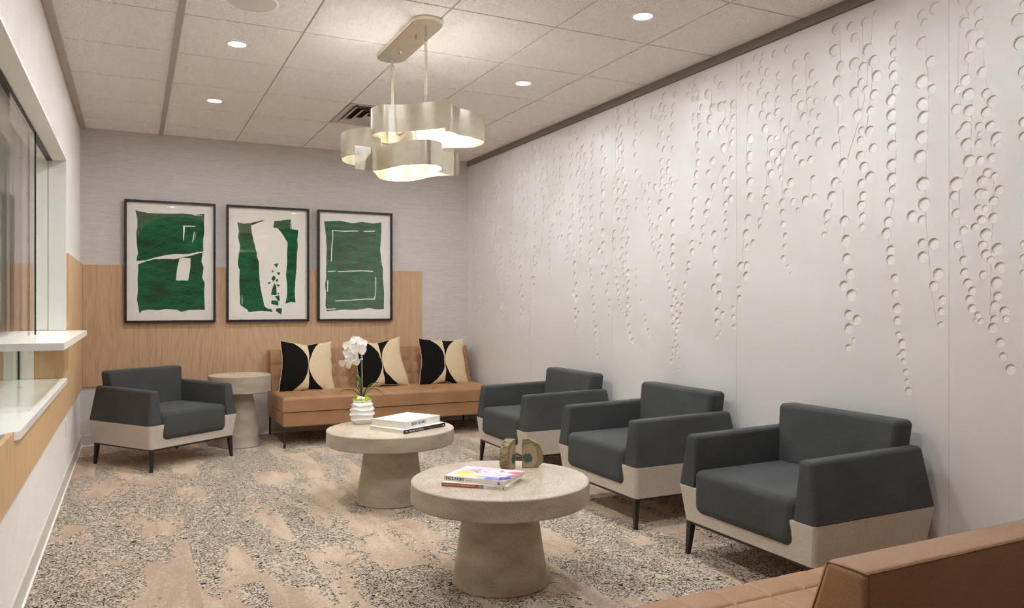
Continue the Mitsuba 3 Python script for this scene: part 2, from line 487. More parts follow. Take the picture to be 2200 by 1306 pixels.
DIMPLES_B = "1197,2449,22 1165,2422,20 1226,2396,21 1162,2367,20 1198,2334,23 1158,2289,20 1204,2242,22 1152,2167,21 1222,2154,22 1254,2120,17 1210,2088,26 1134,2075,19 1108,2036,23 1263,2039,21 1206,2020,24 1135,1997,21 1222,1954,23 1247,1931,19 1164,1945,17 1161,1911,11 1117,1935,21 1218,1882,24 1165,1873,19 1091,1883,24 1088,1854,14 1206,1808,26 1159,1803,18 1111,1805,19 1130,1747,18 1100,1729,15 1152,1717,21 1140,1713,19 1162,1665,21 1142,1662,18 989,2392,12 1007,2334,26 999,2241,26 988,2126,20 986,2062,9 985,1926,20 987,1867,19 1262,1720,29 1271,1671,20 1263,1595,19 1230,1520,17 1257,1460,16 1230,1393,18 1225,1340,19 1212,1296,19 1192,1264,17 1205,1228,17 1194,1190,17 1169,1161,14 1180,1138,9 1155,1138,12 1168,1602,18 1139,1602,13 1154,1556,18 1180,1527,19 1136,1495,23 1150,1451,18 1136,1413,19 1117,1388,16 1146,1329,17 1081,1670,18 1104,1628,19 1105,1559,20 1088,1432,23 1078,1356,21 1092,1295,23 1087,1240,18 1099,1204,18 1100,1146,17 1060,1179,19 1054,1149,14 1106,1111,20 1077,1051,19 1066,996,16 1036,947,20 988,1446,12 988,1391,12 989,1331,12 674,2585,26 560,2560,25 579,2491,23 708,2521,27 669,2497,24 799,2518,21 819,2472,16 774,2464,16 704,2444,18 656,2436,15 588,2438,23 592,2363,25 728,2378,22 698,2334,24 631,2289,22 738,2264,22 679,2230,22 588,2214,21 708,2154,22 631,2133,22 699,2087,20 636,2088,22 704,2030,20 607,2018,19 773,1991,23 835,2020,18 714,1991,16 656,1987,15 594,1989,15 543,1997,10 703,1944,22 718,1880,24 607,1909,23 631,1818,24 718,1779,22 588,1733,25 703,1650,22 588,1638,25 588,1577,25 588,1518,25 586,1454,21 719,1581,18 733,1537,20 744,1713,18 799,1738,16 840,1810,14 830,1767,14 830,1708,16 804,1652,14 804,1613,14 785,1567,11 749,1522,13 714,1485,13 690,1443,13 641,1392,15 627,1348,15 622,1302,15 560,1287,19 584,1246,17 547,1236,13 598,1182,19 542,1202,17 496,1194,18 547,1150,17 584,1125,17 505,1140,16 542,1102,17 584,1068,17 524,1073,14 547,1040,15 556,995,15 561,962,15 537,930,17 584,917,15 543,900,13 585,875,13 608,832,15 548,870,10 520,854,10 525,817,8 524,788,10 464,1332,18 478,1263,14 428,1458,20 433,1415,20 393,1536,20 395,1589,20 384,1684,20 395,1739,20 386,1788,22 375,1851,24 366,1940,23 353,2016,23 340,2085,23 332,2153,21 349,2199,19 328,2260,17 372,2300,14 319,2311,19 385,2353,14 332,2370,21 307,2424,19 381,2391,14 341,2486,17 384,2492,20 375,2551,24 424,2582,18 433,2532,18 367,2596,20 251,2492,30 210,2396,26 230,2331,30 231,2237,24 202,2076,22 243,2005,22 198,1916,24 243,1826,26 264,1761,26 292,1673,21 294,1624,15 313,1572,17 190,1626,26 184,1535,24 178,1445,24 153,1366,25 194,1307,24 149,1260,27 166,1164,22 118,1144,21 166,1098,22 137,1038,11 169,1007,14 137,2389,29 133,2510,27 94,2392,21 133,2252,27 99,2292,18 72,2246,17 29,2217,21 40,2150,21 109,2135,28 80,2065,10 48,2057,19 103,2012,19 31,1960,21 98,1933,23 81,1877,23 48,1824,24 91,1797,21 87,1740,19 91,1691,19 85,1637,16 88,1589,14 28,2377,24 26,2295,22 169,2561,27 252,2590,22 28,1182,15 26,1132,15 24,1073,14 923,2388,17 936,2085,15 923,2023,15 870,2022,13 831,2020,13 883,1971,17 933,1978,10 914,1929,11 848,1911,15 844,1855,15 875,1869,9 844,1809,15 932,1227,15 898,1124,15 881,1089,15 855,1026,15 844,995,13 994,2460,24 989,2530,24 1001,2600,24 1071,2500,24 1068,2575,24 1181,2470,24 1202,2550,24 1197,2610,24 1231,2500,24 1209,2600,24"
STEMS_A = "1208,2420 1216,1862; 880,2605 874,2314 900,2122 938,1954 950,1779; 781,2484 774,2210; 752,1845 760,1761; 1000,2404 997,2249; 1049,2092 1065,1842 1098,1676; 956,2181 956,1921; 1234,1589 1260,1365 1289,1114; 595,1768 621,1695 641,1587; 568,2560 562,2409 575,2249 580,2094 566,2002 562,1927; 548,1776 546,1710; 381,2586 387,2435; 454,2487 457,2383 462,2272 459,2141; 435,2561 435,2388; 402,2400 412,2245 440,2130 459,2083 553,1844 575,1817; 381,2337 385,2224 410,2059; 250,2458 259,2330 261,2179 257,2041 254,1847 261,1738 269,1677; 549,1721 543,1645 538,1455; 272,1681 292,1555 296,1470; 430,1707 430,1582; 614,1721 638,1647 647,1555; 487,1032 504,1000 521,994; 109,2351 98,2246 91,2048 106,1848 109,1679; 108,1771 106,1583 79,1257 54,1123"
STEMS_B = "1250,2415 1254,2149 1240,2055; 1206,2420 1210,2176 1193,2037 1197,1833; 1148,2425 1142,2190 1130,2098; 1213,1778 1238,1723 1250,1660; 1117,1919 1113,1831; 1242,1734 1252,1575 1228,1414; 1103,1707 1110,1471 1119,1164; 1168,1671 1169,1593; 343,2550 343,2209; 213,2503 226,2243; 101,2083 211,1839 284,1651; 95,2487 95,2271; 47,2408 72,2118; 847,2025 716,1991 549,1998; 139,1038 151,1013 171,1007"
ART = [{'green': [[(95,71),(238,89),(475,86),(653,79),(784,85),(893,73),(888,154),(894,226),(879,299),(881,402),(808,406),(713,425),(546,430),(451,440),(333,460),(226,486),(107,498),(125,428),(113,349),(107,262),(119,201),(119,140)],[(125,525),(226,496),(309,478),(451,474),(546,473),(641,455),(736,440),(876,408),(857,488),(885,542),(867,632),(898,677),(891,749),(900,911),(784,909),(689,914),(624,928),(558,908),(451,902),(356,913),(238,908),(166,917),(143,941),(113,820),(125,742),(119,637),(131,585)]],'holes': [[(600,466),(641,458),(732,465),(727,543),(701,656),(558,657),(570,563)],[(641,181),(790,180),(790,187),(665,191),(651,309),(641,309)],[(770,229),(781,231),(758,324),(746,323)],[(796,238),(800,239),(774,310),(770,308)],[(766,86),(867,87),(867,91),(766,91)]],'pale': [[(102,81),(238,91),(475,89),(653,84),(784,91),(888,80),(888,136),(713,110),(546,106),(416,119),(297,153),(202,199),(131,288),(113,280),(121,201),(119,140)]]},{'green': [[(108,133),(188,142),(274,135),(409,107),(458,102),(372,128),(280,154),(286,212),(311,289),(348,392),(360,452),(378,477),(382,598),(397,702),(422,788),(446,875),(483,901),(532,905),(557,932),(471,923),(373,922),(250,933),(231,909),(176,883),(145,866),(139,755),(133,669),(139,567),(114,498),(133,396),(145,344),(120,268),(130,208)],[(571,107),(789,85),(799,172),(888,180),(873,276),(882,320),(870,400),(864,523),(849,638),(840,752),(850,845),(791,840),(717,858),(741,779),(741,683),(726,595),(741,490),(741,402),(747,297),(679,219),(617,169),(562,166)],[(569,495),(628,491),(603,531)],[(547,549),(571,563),(544,577)],[(608,570),(649,574),(640,596),(618,589)],[(569,599),(596,621),(563,658),(538,627)],[(597,633),(626,635),(612,662),(596,653)],[(489,684),(501,658),(535,668)],[(579,666),(600,701),(606,779),(532,779),(551,719)],[(594,683),(649,683),(631,705)],[(606,755),(640,760),(628,775)],[(581,788),(637,781),(649,832),(618,827)],[(542,825),(628,832),(625,875),(532,859)],[(600,901),(674,897),(665,958),(596,923)]],'holes': [[(789,98),(794,98),(784,173),(778,173)],[(164,780),(171,780),(176,866),(167,866)]],'pale': [[(110,136),(188,145),(271,139),(276,154),(284,212),(292,225),(133,229),(130,208)],[(571,111),(784,88),(779,164),(667,176),(617,167),(565,163)]]},{'green': [[(68,87),(291,75),(462,94),(593,75),(737,86),(875,72),(873,165),(866,255),(855,327),(878,469),(899,522),(894,594),(914,754),(909,911),(798,912),(693,898),(536,915),(340,912),(105,928),(84,871),(94,768),(79,681),(96,612),(94,543),(101,335),(92,222)]],'strokes': [[(182,167),(339,172),(532,164)],[(628,166),(778,158)],[(182,167),(188,227),(173,306),(165,458)],[(121,554),(225,550)],[(258,554),(422,548),(605,542),(749,545)],[(792,600),(793,739),(776,812)],[(227,830),(429,824),(638,812),(776,812)],[(117,639),(113,741)],[(105,909),(222,905)]]}]

# ------------------------------------------------------------------ the room
X_L, X_R, Y_B, Y_F = -0.407, 3.157, 7.42, -2.2
fl = struct('floor', box(-0.66, 3.3, Y_F, Y_B + 0.1, -0.06, -0.004), 'carpet_joint', 'beige carpet with a dark cracked pattern laid in planks')
g = 0.00015
for i in range(-2, 13):
    x0, x1 = i * 0.25, i * 0.25 + 0.25
    a, b = max(x0, X_L), min(x1, 3.15)
    if b - a < 0.02:
        continue
    off = 0.43 * (i % 3) + 0.11 * (i % 2)
    for j in range(-4, 9):
        y0, y1 = max(j * 1.0 - off, Y_F), min(j * 1.0 + 1.0 - off, Y_B)
        if y1 - y0 > 0.03:
            put('carpet_plank', chamfer_box(a + g, b - g, y0 + g, y1 - g, -0.006, 0, 0.0002), 'carpet', fl)

ce = struct('ceiling', box(-0.66, 3.3, Y_F, Y_B + 0.1, CEIL_Z + 0.022, CEIL_Z + 0.1), 'grid_metal', 'white suspended ceiling of speckled square tiles')
COLS = [-0.393, 0.215, 0.838, 1.440, 2.043, 2.646, 3.16]
ROWS = [Y_F] + [4.28 + 0.678 * j for j in range(-9, 5)] + [Y_B]
for i in range(6):
    for j in range(len(ROWS) - 1):
        x0, x1, y0, y1 = COLS[i], COLS[i + 1], ROWS[j], ROWS[j + 1]
        if y1 - y0 < 0.05 or (i == 3 and abs(y0 - (4.28 + 2 * 0.678)) < 0.01):
            continue
        put('tile', chamfer_box(x0 + 0.0045, x1 - 0.0045, y0 + 0.0045, y1 - 0.0045, CEIL_Z, CEIL_Z + 0.018, 0.0015), 'ceiling_tile', ce)
for i, x in enumerate(COLS[1:6]):
    w, z = (0.017, CEIL_Z - 0.009) if i == 0 else (0.008, CEIL_Z + 0.005)
    put('grid_bar', box(x - w, x + w, Y_F, Y_B, z, CEIL_Z + 0.022), 'grid_metal', ce)
for y in ROWS[1:-1]:
    put('grid_bar', box(X_L, X_R, y - 0.008, y + 0.008, CEIL_Z + 0.0055, CEIL_Z + 0.022), 'grid_metal', ce)
y = Y_F
while y < Y_B - 0.05:                                  # wall angle along the left wall, in lengths
    e = min(y + 0.678, Y_B)
    put('wall_angle', chamfer_box(X_L, X_L + 0.045, y + 0.0015, e - 0.0015, CEIL_Z - 0.012, CEIL_Z + 0.02, 0.002), 'grid_metal', ce)
    y = e

wb = struct('wall_back', box(-0.66, 3.3, Y_B, Y_B + 0.1, 0, 2.72), 'wallpaper', 'end wall in pale grey linen wallpaper')
put('wood_panel', chamfer_box(-0.388, 2.633, Y_B - 0.02, Y_B - 0.0005, 0.505, 1.541, 0.0015), 'oak_back', wb)
labels[wb + '__wood_panel'] = {'label': 'oak veneer panel across the lower end wall'}
struct('wall_front', box(-0.66, 3.3, Y_F - 0.1, Y_F, 0, 2.72), 'wallpaper')
OY0, OY1, HEAD = 0.6, 5.86, 2.17                       # the glazed opening in the left wall
XB = -0.66
wl = struct('wall_left', cat(box(XB, X_L, Y_F, Y_B, 0, 0.712), box(XB, X_L, OY1, Y_B, 0.712, 2.72), box(XB, X_L, OY0, OY1, HEAD, 2.72),
                             box(XB, X_L, Y_F, OY0, 0.712, 2.72), box(XB, X_L, 5.55, OY1, 0.712, 0.998)), 'wall_cover_left', 'left wall with the reception window opening')
sheet = trimesh.creation.extrude_polygon(Polygon([(Y_F, 0.5), (7.3995, 0.5), (7.3995, 1.545), (OY1, 1.545), (OY1, 0.999), (5.551, 0.999), (5.551, 0.7445), (Y_F, 0.7445)]), 0.0185, engine='earcut')
sheet.vertices = np.column_stack([X_L + sheet.vertices[:, 2], sheet.vertices[:, 0], sheet.vertices[:, 1]])
trimesh.repair.fix_normals(sheet)
put('wood_panel', sheet, 'oak_left', wl)
put('wood_panel', chamfer_box(-0.55, -0.3885, 5.535, 5.55, 0.745, 0.999, 0.0015), 'oak_left', wl)
put('end_block', chamfer_box(-0.655, -0.5505, 5.53, 5.55, 0.745, 0.999, 0.0015), 'white_paint', wl)
bb = struct('baseboard_back', box(X_L, 3.15, Y_B - 0.008, Y_B, 0.0, 0.095), 'vinyl_base')
put('toe_strip', chamfer_box(X_L + 0.008, 3.14, Y_B - 0.017, Y_B - 0.008, 0.0, 0.012, 0.002), 'white_paint', bb)
bl = struct('baseboard_left', box(X_L, X_L + 0.008, Y_F, Y_B, 0.0, 0.095), 'vinyl_base')
put('toe_strip', chamfer_box(X_L + 0.008, X_L + 0.017, Y_F, Y_B - 0.017, 0.0, 0.012, 0.002), 'white_paint', bl)

# right wall: carved panels
wr = struct('wall_right', box(3.158, 3.3, Y_F, Y_B, 0, 2.72), 'panel_white', 'white feature wall carved with hanging strands of round leaves')
PANEL_X, PW, PZ0, PZ1 = 3.145, 1.295, 0.012, 2.645


def carved_panel(width, dimples, stems):
    """front face of a panel, y to the left, z up; x is the depth behind the face"""
    D = np.array(dimples, float).reshape(-1, 3) / 1000 if len(dimples) else np.zeros((0, 3))
    D = D[D[:, 0] < width - 0.004 - D[:, 2] * 0] if len(D) else D
    S = []
    for s in stems:
        P = np.array(s, float) / 1000
        P = P[P[:, 0] < width - 0.006]
        if len(P) > 1:
            S.append(P)
    pts = []
    for z in np.linspace(PZ0, PZ1, 23):
        for yy in np.linspace(0, width, max(3, int(width / 0.12) + 1)):
            pts.append((yy, z))
    grid_n = len(pts)
    for y, z, r in D:
        pts.append((y, z))
        for f, k in ((0.5, 10), (0.95, 24), (1.0, 24), (1.12, 24)):
            a = np.arange(k) / k * 2 * np.pi + f
            pts += list(zip(y + r * f * np.cos(a), z + r * f * np.sin(a)))
    segs = []
    for P in S:
        for a, b in zip(P[:-1], P[1:]):
            segs.append((a, b))
            n = max(2, int(np.linalg.norm(b - a) / 0.012))
            d = (b - a) / np.linalg.norm(b - a)
            o = np.array([-d[1], d[0]])
            for t in np.linspace(0, 1, n):
                for w in (-0.006, -0.0018, 0, 0.0018, 0.006):
                    pts.append(tuple(a + (b - a) * t + o * w))
    Q = np.array(pts)
    Q = Q[(Q[:, 0] >= 0) & (Q[:, 0] <= width) & (Q[:, 1] >= PZ0) & (Q[:, 1] <= PZ1)]
    Q = np.unique(np.round(Q, 5), axis=0)
    dep = np.zeros(len(Q))
    E = np.array([0.55, 0.835])
    for y, z, r in D:
        v = (Q - [y, z]) / r
        rho = np.linalg.norm(v, axis=1)
        t = np.clip(v @ E, -1, 1)
        dish = (0.33 * r) * (0.19 + 0.81 * ((t + 1) / 2) ** 1.4)
        dep = np.maximum(dep, np.where(rho < 0.97, dish, 0))
    for a, b in segs:
        d = b - a
        t = np.clip(((Q - a) @ d) / (d @ d), 0, 1)
        dist = np.linalg.norm(Q - (a + t[:, None] * d), axis=1)
        dep = np.maximum(dep, np.where(dist < 0.0008, 0.0018, 0))
    edge = (Q[:, 0] < 1e-4) | (Q[:, 0] > width - 1e-4) | (Q[:, 1] < PZ0 + 1e-4) | (Q[:, 1] > PZ1 - 1e-4)
    dep[edge] = 0
    tri = Delaunay(Q).simplices
    V = np.column_stack([dep, Q[:, 0], Q[:, 1]])
    f = V[tri]
    nx = np.cross(f[:, 1] - f[:, 0], f[:, 2] - f[:, 0])[:, 0]
    tri = np.where((nx > 0)[:, None], tri[:, ::-1], tri)
    front = trimesh.Trimesh(V, tri, process=False)
    b = 0.0016
    rim = np.array([[0, 0, PZ0], [0, width, PZ0], [0, width, PZ1], [0, 0, PZ1]], float)
    back = rim + [0.012, 0, 0]
    V2 = np.vstack([rim, back])
    F2 = []
    for k in range(4):
        F2 += [[k, (k + 1) % 4, 4 + k], [(k + 1) % 4, 4 + (k + 1) % 4, 4 + k]]
    return front, trimesh.Trimesh(V2, np.array(F2), process=False)


def triples(s):
    return [tuple(map(int, q.split(','))) for q in s.split()]


def lines_of(s):
    return [[tuple(map(int, q.split(','))) for q in l.split()] for l in s.split(';')]


PA, PB = (triples(DIMPLES_A), lines_of(STEMS_A)), (triples(DIMPLES_B), lines_of(STEMS_B))
panel_ply = {}
for k in range(-4, 4):
    y0 = 3.42 + k * PW
    w = min(PW, Y_B - y0) - 0.0013
    if y0 + w < Y_F:
        continue
    which = PB if k % 2 == 0 else PA
    kk = (k % 2, round(w, 4))
    if kk not in panel_ply:
        fr, rim = carved_panel(w, *which)
        level = (fr.vertices[fr.faces][:, :, 0] < 1e-7).all(axis=1)          # uncarved: exactly flat; carved: smooth but for its rims
        v1, f1 = np.array(fr.vertices), np.array(fr.faces)[level]
        v2, f2, n2 = meshkit.arrays(trimesh.Trimesh(fr.vertices, fr.faces[~level], process=True), 26)
        v3 = np.array(rim.vertices)[np.array(rim.faces)].reshape(-1, 3)
        n3 = np.repeat(rim.face_normals, 3, axis=0)
        v = np.vstack([v1, v2, v3])
        f = np.vstack([f1, f2 + len(v1), np.arange(len(v3)).reshape(-1, 3) + len(v1) + len(v2)])
        n = np.vstack([np.tile([-1.0, 0, 0], (len(v1), 1)), n2, n3])
        path = meshkit.write_ply((v, f), normals=n)
        panel_ply[kk] = {'type': 'ply', 'filename': path, 'face_normals': False, 'bsdf': {'type': 'ref', 'id': 'panel_white'}}
    put('carved_panel', panel_ply[kk], None, wr, tw=T().translate([PANEL_X, y0, 0]))
struct('trim_1', cat(box(3.132, 3.158, Y_F, Y_B, 2.648, CEIL_Z + 0.004)), 'trim_grey', 'grey edge trim between the carved wall and the ceiling')

# reception window: white lining, glass panes, track
struct('trim_2', cat(box(-0.50, -0.397, OY0, OY1, HEAD - 0.016, HEAD), box(-0.66, -0.506, OY0, OY1, HEAD - 0.008, HEAD),
                     box(-0.50, -0.400, OY1 - 0.014, OY1, 1.036, HEAD - 0.016), box(-0.66, -0.506, OY1 - 0.007, OY1, 1.036, HEAD - 0.008)),
       'white_paint', 'white lining of the reception window opening')
win = struct('window_1', cat(box(-0.512, -0.480, OY0, OY1, HEAD - 0.022, HEAD - 0.010)), 'black_frame', 'sliding glass panes over the reception counter')
for x, y0, y1, z0 in ((-0.505, 2.62, 4.84, 1.0375), (-0.487, 3.985, 4.955, 1.0375), (-0.487, 0.62, 2.66, 0.75)):
    m = trimesh.Trimesh([[x, y0, z0], [x, y1, z0], [x, y1, HEAD - 0.018], [x, y0, HEAD - 0.018]], [[0, 1, 2], [0, 2, 3]], process=False)
    put('pane', m, 'clear_glass', win)
    put('pane_edge', box(x - 0.004, x + 0.004, y1, y1 + 0.003, z0, HEAD - 0.018), 'glass_edge', win)
m = trimesh.Trimesh([[-0.63, 2.6, 0.75], [-0.63, 5.52, 0.75], [-0.63, 5.52, 0.998], [-0.63, 2.6, 0.998]], [[0, 1, 2], [0, 2, 3]], process=False)
put('pane', m, 'clear_glass', win)
put('pane_edge', box(-0.635, -0.625, 5.52, 5.529, 0.747, 0.998), 'glass_edge', win)

# the office behind the glass
struct('wall_office', cat(box(-3.2, -3.1, Y_F, Y_B + 0.1, 0, 2.8), box(-3.2, XB, Y_B, Y_B + 0.1, 0, 2.8), box(-3.2, XB, Y_F - 0.1, Y_F, 0, 2.8)), 'office_paint')
struct('floor_office', box(-3.2, XB, Y_F, Y_B, -0.06, 0), 'office_paint')
struct('ceiling_office', box(-3.2, XB, Y_F, Y_B, 2.72, 2.8), 'office_paint')
ol = thing('office_ceiling_light', 'flat ceiling light in the office behind the reception glass', 'ceiling light')
put('frame', cat(box(-2.32, -1.68, 3.5, 3.52, 2.70, 2.72), box(-2.32, -1.68, 4.68, 4.70, 2.70, 2.72), box(-2.32, -2.30, 3.52, 4.68, 2.70, 2.72), box(-1.70, -1.68, 3.52, 4.68, 2.70, 2.72)), 'white_paint', ol)
put('diffuser', trimesh.Trimesh([[-2.3, 3.52, 2.71], [-2.3, 4.68, 2.71], [-1.7, 4.68, 2.71], [-1.7, 3.52, 2.71]], [[0, 1, 2], [0, 2, 3]], process=False), 'emit_body', ol,
    emitter={'type': 'area', 'radiance': {'type': 'rgb', 'value': OFFICE}})

# counter and ledge
ctp = thing('countertop', 'white veined quartz reception counter with rounded corner, lower of the two ledges', 'counter')
poly = Polygon([(-0.655, 3.24), (-0.655, 5.529), (-0.372, 5.529), (-0.372, 3.36)] + [(-0.372 - 0.10 + 0.10 * math.cos(a), 3.34 - 0.10 * math.sin(a)) for a in np.linspace(0.1, math.pi / 2, 8)])


def slab_mesh(poly, z0, z1, c=0.003):
    inner = poly.buffer(-c, join_style=2)
    a = trimesh.creation.extrude_polygon(poly, z1 - z0 - c, engine='earcut')
    a.apply_translation((0, 0, z0))
    po, pi = np.array(poly.exterior.coords)[:-1], np.array(inner.exterior.coords)[:-1]
    if len(po) == len(pi):
        k = np.argmin(np.linalg.norm(pi - po[0], axis=1))
        pi = np.roll(pi, -k, axis=0)
        if np.linalg.norm(pi[1] - po[1]) > np.linalg.norm(pi[-1] - po[1]):
            pi = np.roll(pi[::-1], 1, axis=0)
        n = len(po)
        V = np.vstack([np.column_stack([po, np.full(n, z1 - c)]), np.column_stack([pi, np.full(n, z1)])])
        F = []
        for i in range(n):
            j = (i + 1) % n
            F += [[i, j, n + j], [i, n + j, n + i]]
        rim = trimesh.Trimesh(V, F, process=False)
        if rim.face_normals[:, 2].mean() < 0:
            rim.invert()
        top = trimesh.creation.extrude_polygon(Polygon(pi), 0.001, engine='earcut')
        top.apply_translation((0, 0, z1 - 0.001))
        return cat(a, rim, top)
    return a


put('slab', slab_mesh(poly, 0.7125, 0.745), 'quartz', ctp)
led = thing('transaction_ledge', 'narrow white quartz ledge under the sliding glass, raised above the counter', 'counter')
put('slab', slab_mesh(Polygon([(-0.62, 3.97), (-0.62, 5.535), (-0.62, 5.845), (-0.28, 5.845), (-0.28, 3.97)]), 1.0005, 1.036), 'quartz', led)
put('bracket', rbox(-0.535, -0.515, 5.40, 5.534, 0.955, 1.0003, 0.002), 'oak_left', led)

ol2 = thing('wall_outlet', 'white outlet plate low on the left wall by the corner chair', 'outlet')
put('plate', chamfer_box(X_L, X_L + 0.006, 5.86, 5.935, 0.325, 0.44, 0.002), 'white_plastic', ol2)
for z in (0.362, 0.403):
    put('socket', rbox(X_L + 0.004, X_L + 0.009, 5.880, 5.915, z - 0.014, z + 0.014, 0.002), 'white_plastic', ol2)

# ------------------------------------------------------------------ ceiling fittings
DL = [(0.531, 4.636, 'recessed downlight on the left side of the ceiling nearer the camera'), (0.532, 6.003, 'recessed downlight on the left side of the ceiling nearer the framed prints'),
      (2.356, 4.604, 'recessed downlight on the right side of the ceiling beside the hanging lamp'), (2.363, 3.257, 'largest recessed downlight, at the top of the picture by the carved wall'),
      (2.356, 5.98, 'recessed downlight hidden behind the hanging lamp'), (0.531, 3.257, 'recessed downlight over the reception counter, above the frame'),
      (0.531, 1.88, None), (2.36, 1.88, None)]
disc = trimesh.creation.cylinder(0.047, 0.004, sections=40)
disc.apply_translation((0, 0, -0.002))
trim_ring = lathe([(0.047, -0.001), (0.050, -0.005), (0.058, -0.004), (0.060, 0.0), (0.047, 0.0)], 40)
ring_ply = mikit.ply(trim_ring, 'white_plastic', smooth=40)
for x, y, lab in DL:
    d = thing('downlight', lab or 'recessed downlight behind the camera', 'ceiling light', 'recessed downlights')
    put('trim_ring', ring_ply, None, d, tw=T().translate([x, y, CEIL_Z]))
    put('lamp', disc, 'emit_body', d, tw=T().translate([x, y, CEIL_Z + 0.0005]), emitter={'type': 'area', 'radiance': {'type': 'rgb', 'value': DOWNLIGHT}})

sp = thing('ceiling_speaker', 'round off-white ceiling speaker cut by the top edge of the picture', 'speaker')
put('grille', lathe([(0, -0.010), (0.06, -0.0095), (0.100, -0.008), (0.110, -0.006), (0.110, 0.0)], 56), 'speaker_white', sp, smooth=40, tw=T().translate([0.527, 3.955, CEIL_Z]))
put('rim', lathe([(0.110, -0.002), (0.112, -0.007), (0.120, -0.005), (0.124, 0.0), (0.110, 0.0)], 56), 'white_plastic', sp, smooth=40, tw=T().translate([0.527, 3.955, CEIL_Z]))

vt = thing('air_vent', 'square four-way louvred air vent in the ceiling behind the hanging lamp', 'vent')
VX0, VX1, VY0, VY1 = 1.444, 2.039, 5.640, 6.310


def ring_frustum(a, b, za, zb, t=0.0):
    """sloped square ring: outer half sizes a at za, inner b at zb"""
    V, F = [], []
    for (hx, hy), z in ((a, za), (b, zb)):
        V += [(-hx, -hy, z), (hx, -hy, z), (hx, hy, z), (-hx, hy, z)]
    for k in range(4):
        F += [[k, (k + 1) % 4, 4 + (k + 1) % 4], [k, 4 + (k + 1) % 4, 4 + k]]
    return trimesh.Trimesh(V, F, process=False)


vc = T().translate([(VX0 + VX1) / 2, (VY0 + VY1) / 2, CEIL_Z])
hx, hy = (VX1 - VX0) / 2, (VY1 - VY0) / 2
put('frame', cat(ring_frustum((hx, hy), (hx - 0.035, hy - 0.035), 0.0, 0.0), ring_frustum((hx - 0.035, hy - 0.035), (hx - 0.075, hy - 0.075), 0.0, 0.02)), 'vent_metal', vt, tw=vc)
for s in (0.66, 0.44, 0.22):
    put('louver', cat(ring_frustum((hx * s + 0.045, hy * s + 0.045), (hx * s, hy * s), -0.006, 0.02), ring_frustum((hx * s + 0.045, hy * s + 0.045), (hx * s + 0.038, hy * s + 0.038), -0.006, -0.004)), 'vent_metal', vt, tw=vc)
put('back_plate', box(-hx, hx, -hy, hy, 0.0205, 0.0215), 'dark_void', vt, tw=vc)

# ------------------------------------------------------------------ chandelier
ch = thing('chandelier', 'two-tier hanging lamp of wavy champagne metal ribbons with two rods', 'chandelier')
CX, CY = 1.385, 4.127


def stadium(L, W):
    return LineString([(0, -(L - W) / 2), (0, (L - W) / 2)]).buffer(W / 2, quad_segs=16)


canopy = cat(trimesh.creation.extrude_polygon(stadium(0.78, 0.17), 0.022, engine='earcut'))
canopy.apply_translation((CX, CY, CEIL_Z - 0.022))
lip = trimesh.creation.extrude_polygon(stadium(0.772, 0.162), 0.003, engine='earcut')
lip.apply_translation((CX, CY, CEIL_Z - 0.025))
put('canopy', cat(canopy, lip), 'silver_leaf', ch)
RY = (3.835, 4.42)
for y in (3.99, 4.27):
    put('screw', lathe([(0, -0.046), (0.008, -0.044), (0.011, -0.038), (0.009, -0.032), (0.007, -0.028), (0.007, -0.024), (0, -0.024)], 16), 'nickel', ch, smooth=40, tw=T().translate([CX, y, CEIL_Z]))


def link(z, R=0.011, r=0.0022, turn=0, x=CX, y=0.0, long=1.4):
    t = trimesh.creation.torus(R, r, major_sections=20, minor_sections=8)
    t.apply_scale([1, long, 1])
    t.apply_transform(rot((1, 0, 0), 90))
    t.apply_transform(rot((0, 0, 1), turn))
    t.apply_translation((x, y, z))
    return t


for y in RY:
    links = [link(CEIL_Z - 0.036, 0.013, 0.0025, 60, y=y, long=1.0)] + [link(CEIL_Z - 0.058 - 0.025 * k, turn=90 * k + 40, y=y) for k in range(3)] + [link(CEIL_Z - 0.138, 0.015, 0.0026, 50, y=y, long=1.0)]
    put('chain', cat(*links), 'nickel', ch, smooth=60)
    put('rod', tube([(CX, y, CEIL_Z - 0.152), (CX, y, 2.315)], 0.0075, 12), 'silver_leaf', ch, smooth=40)
    put('chain', cat(link(2.302, 0.014, 0.0026, 50, y=y, long=1.0), link(2.278, turn=120, y=y, R=0.010), link(2.254, turn=30, y=y, R=0.010)), 'nickel', ch, smooth=60)

RIB = {
    'U1': [(1.334, 4.204), (1.287, 4.21), (1.216, 4.173), (1.152, 4.056), (1.173, 3.948), (1.25, 3.907), (1.301, 3.869), (1.35, 3.809), (1.41, 3.748), (1.459, 3.662)],
    'U2': [(1.442, 3.883), (1.473, 3.79), (1.511, 3.779), (1.568, 3.825), (1.647, 3.848), (1.732, 3.896), (1.768, 3.934), (1.786, 4.003), (1.768, 4.09), (1.708, 4.142), (1.628, 4.181), (1.542, 4.19), (1.443, 4.15)],
    'U3': [(1.283, 4.162), (1.339, 4.212), (1.444, 4.361), (1.542, 4.391), (1.616, 4.31), (1.723, 4.279)],
    'M1': [(1.20, 4.03), (1.162, 4.066), (1.108, 4.104), (1.059, 4.183), (1.052, 4.309), (1.102, 4.419), (1.176, 4.46), (1.262, 4.418), (1.391, 4.466)],
    'L1': [(1.043, 3.979), (1.104, 3.988), (1.152, 3.987), (1.183, 3.921), (1.227, 3.782), (1.272, 3.722), (1.336, 3.679), (1.387, 3.687), (1.439, 3.739), (1.465, 3.816), (1.471, 3.902)],
    'L2': [(1.449, 3.857), (1.479, 3.876), (1.526, 3.914), (1.576, 3.934), (1.616, 3.925)],
    'L3': [(1.142, 3.997), (1.184, 4.088), (1.246, 4.22), (1.315, 4.276), (1.416, 4.252), (1.47, 4.148), (1.488, 4.05), (1.532, 3.978), (1.611, 3.933)],
}
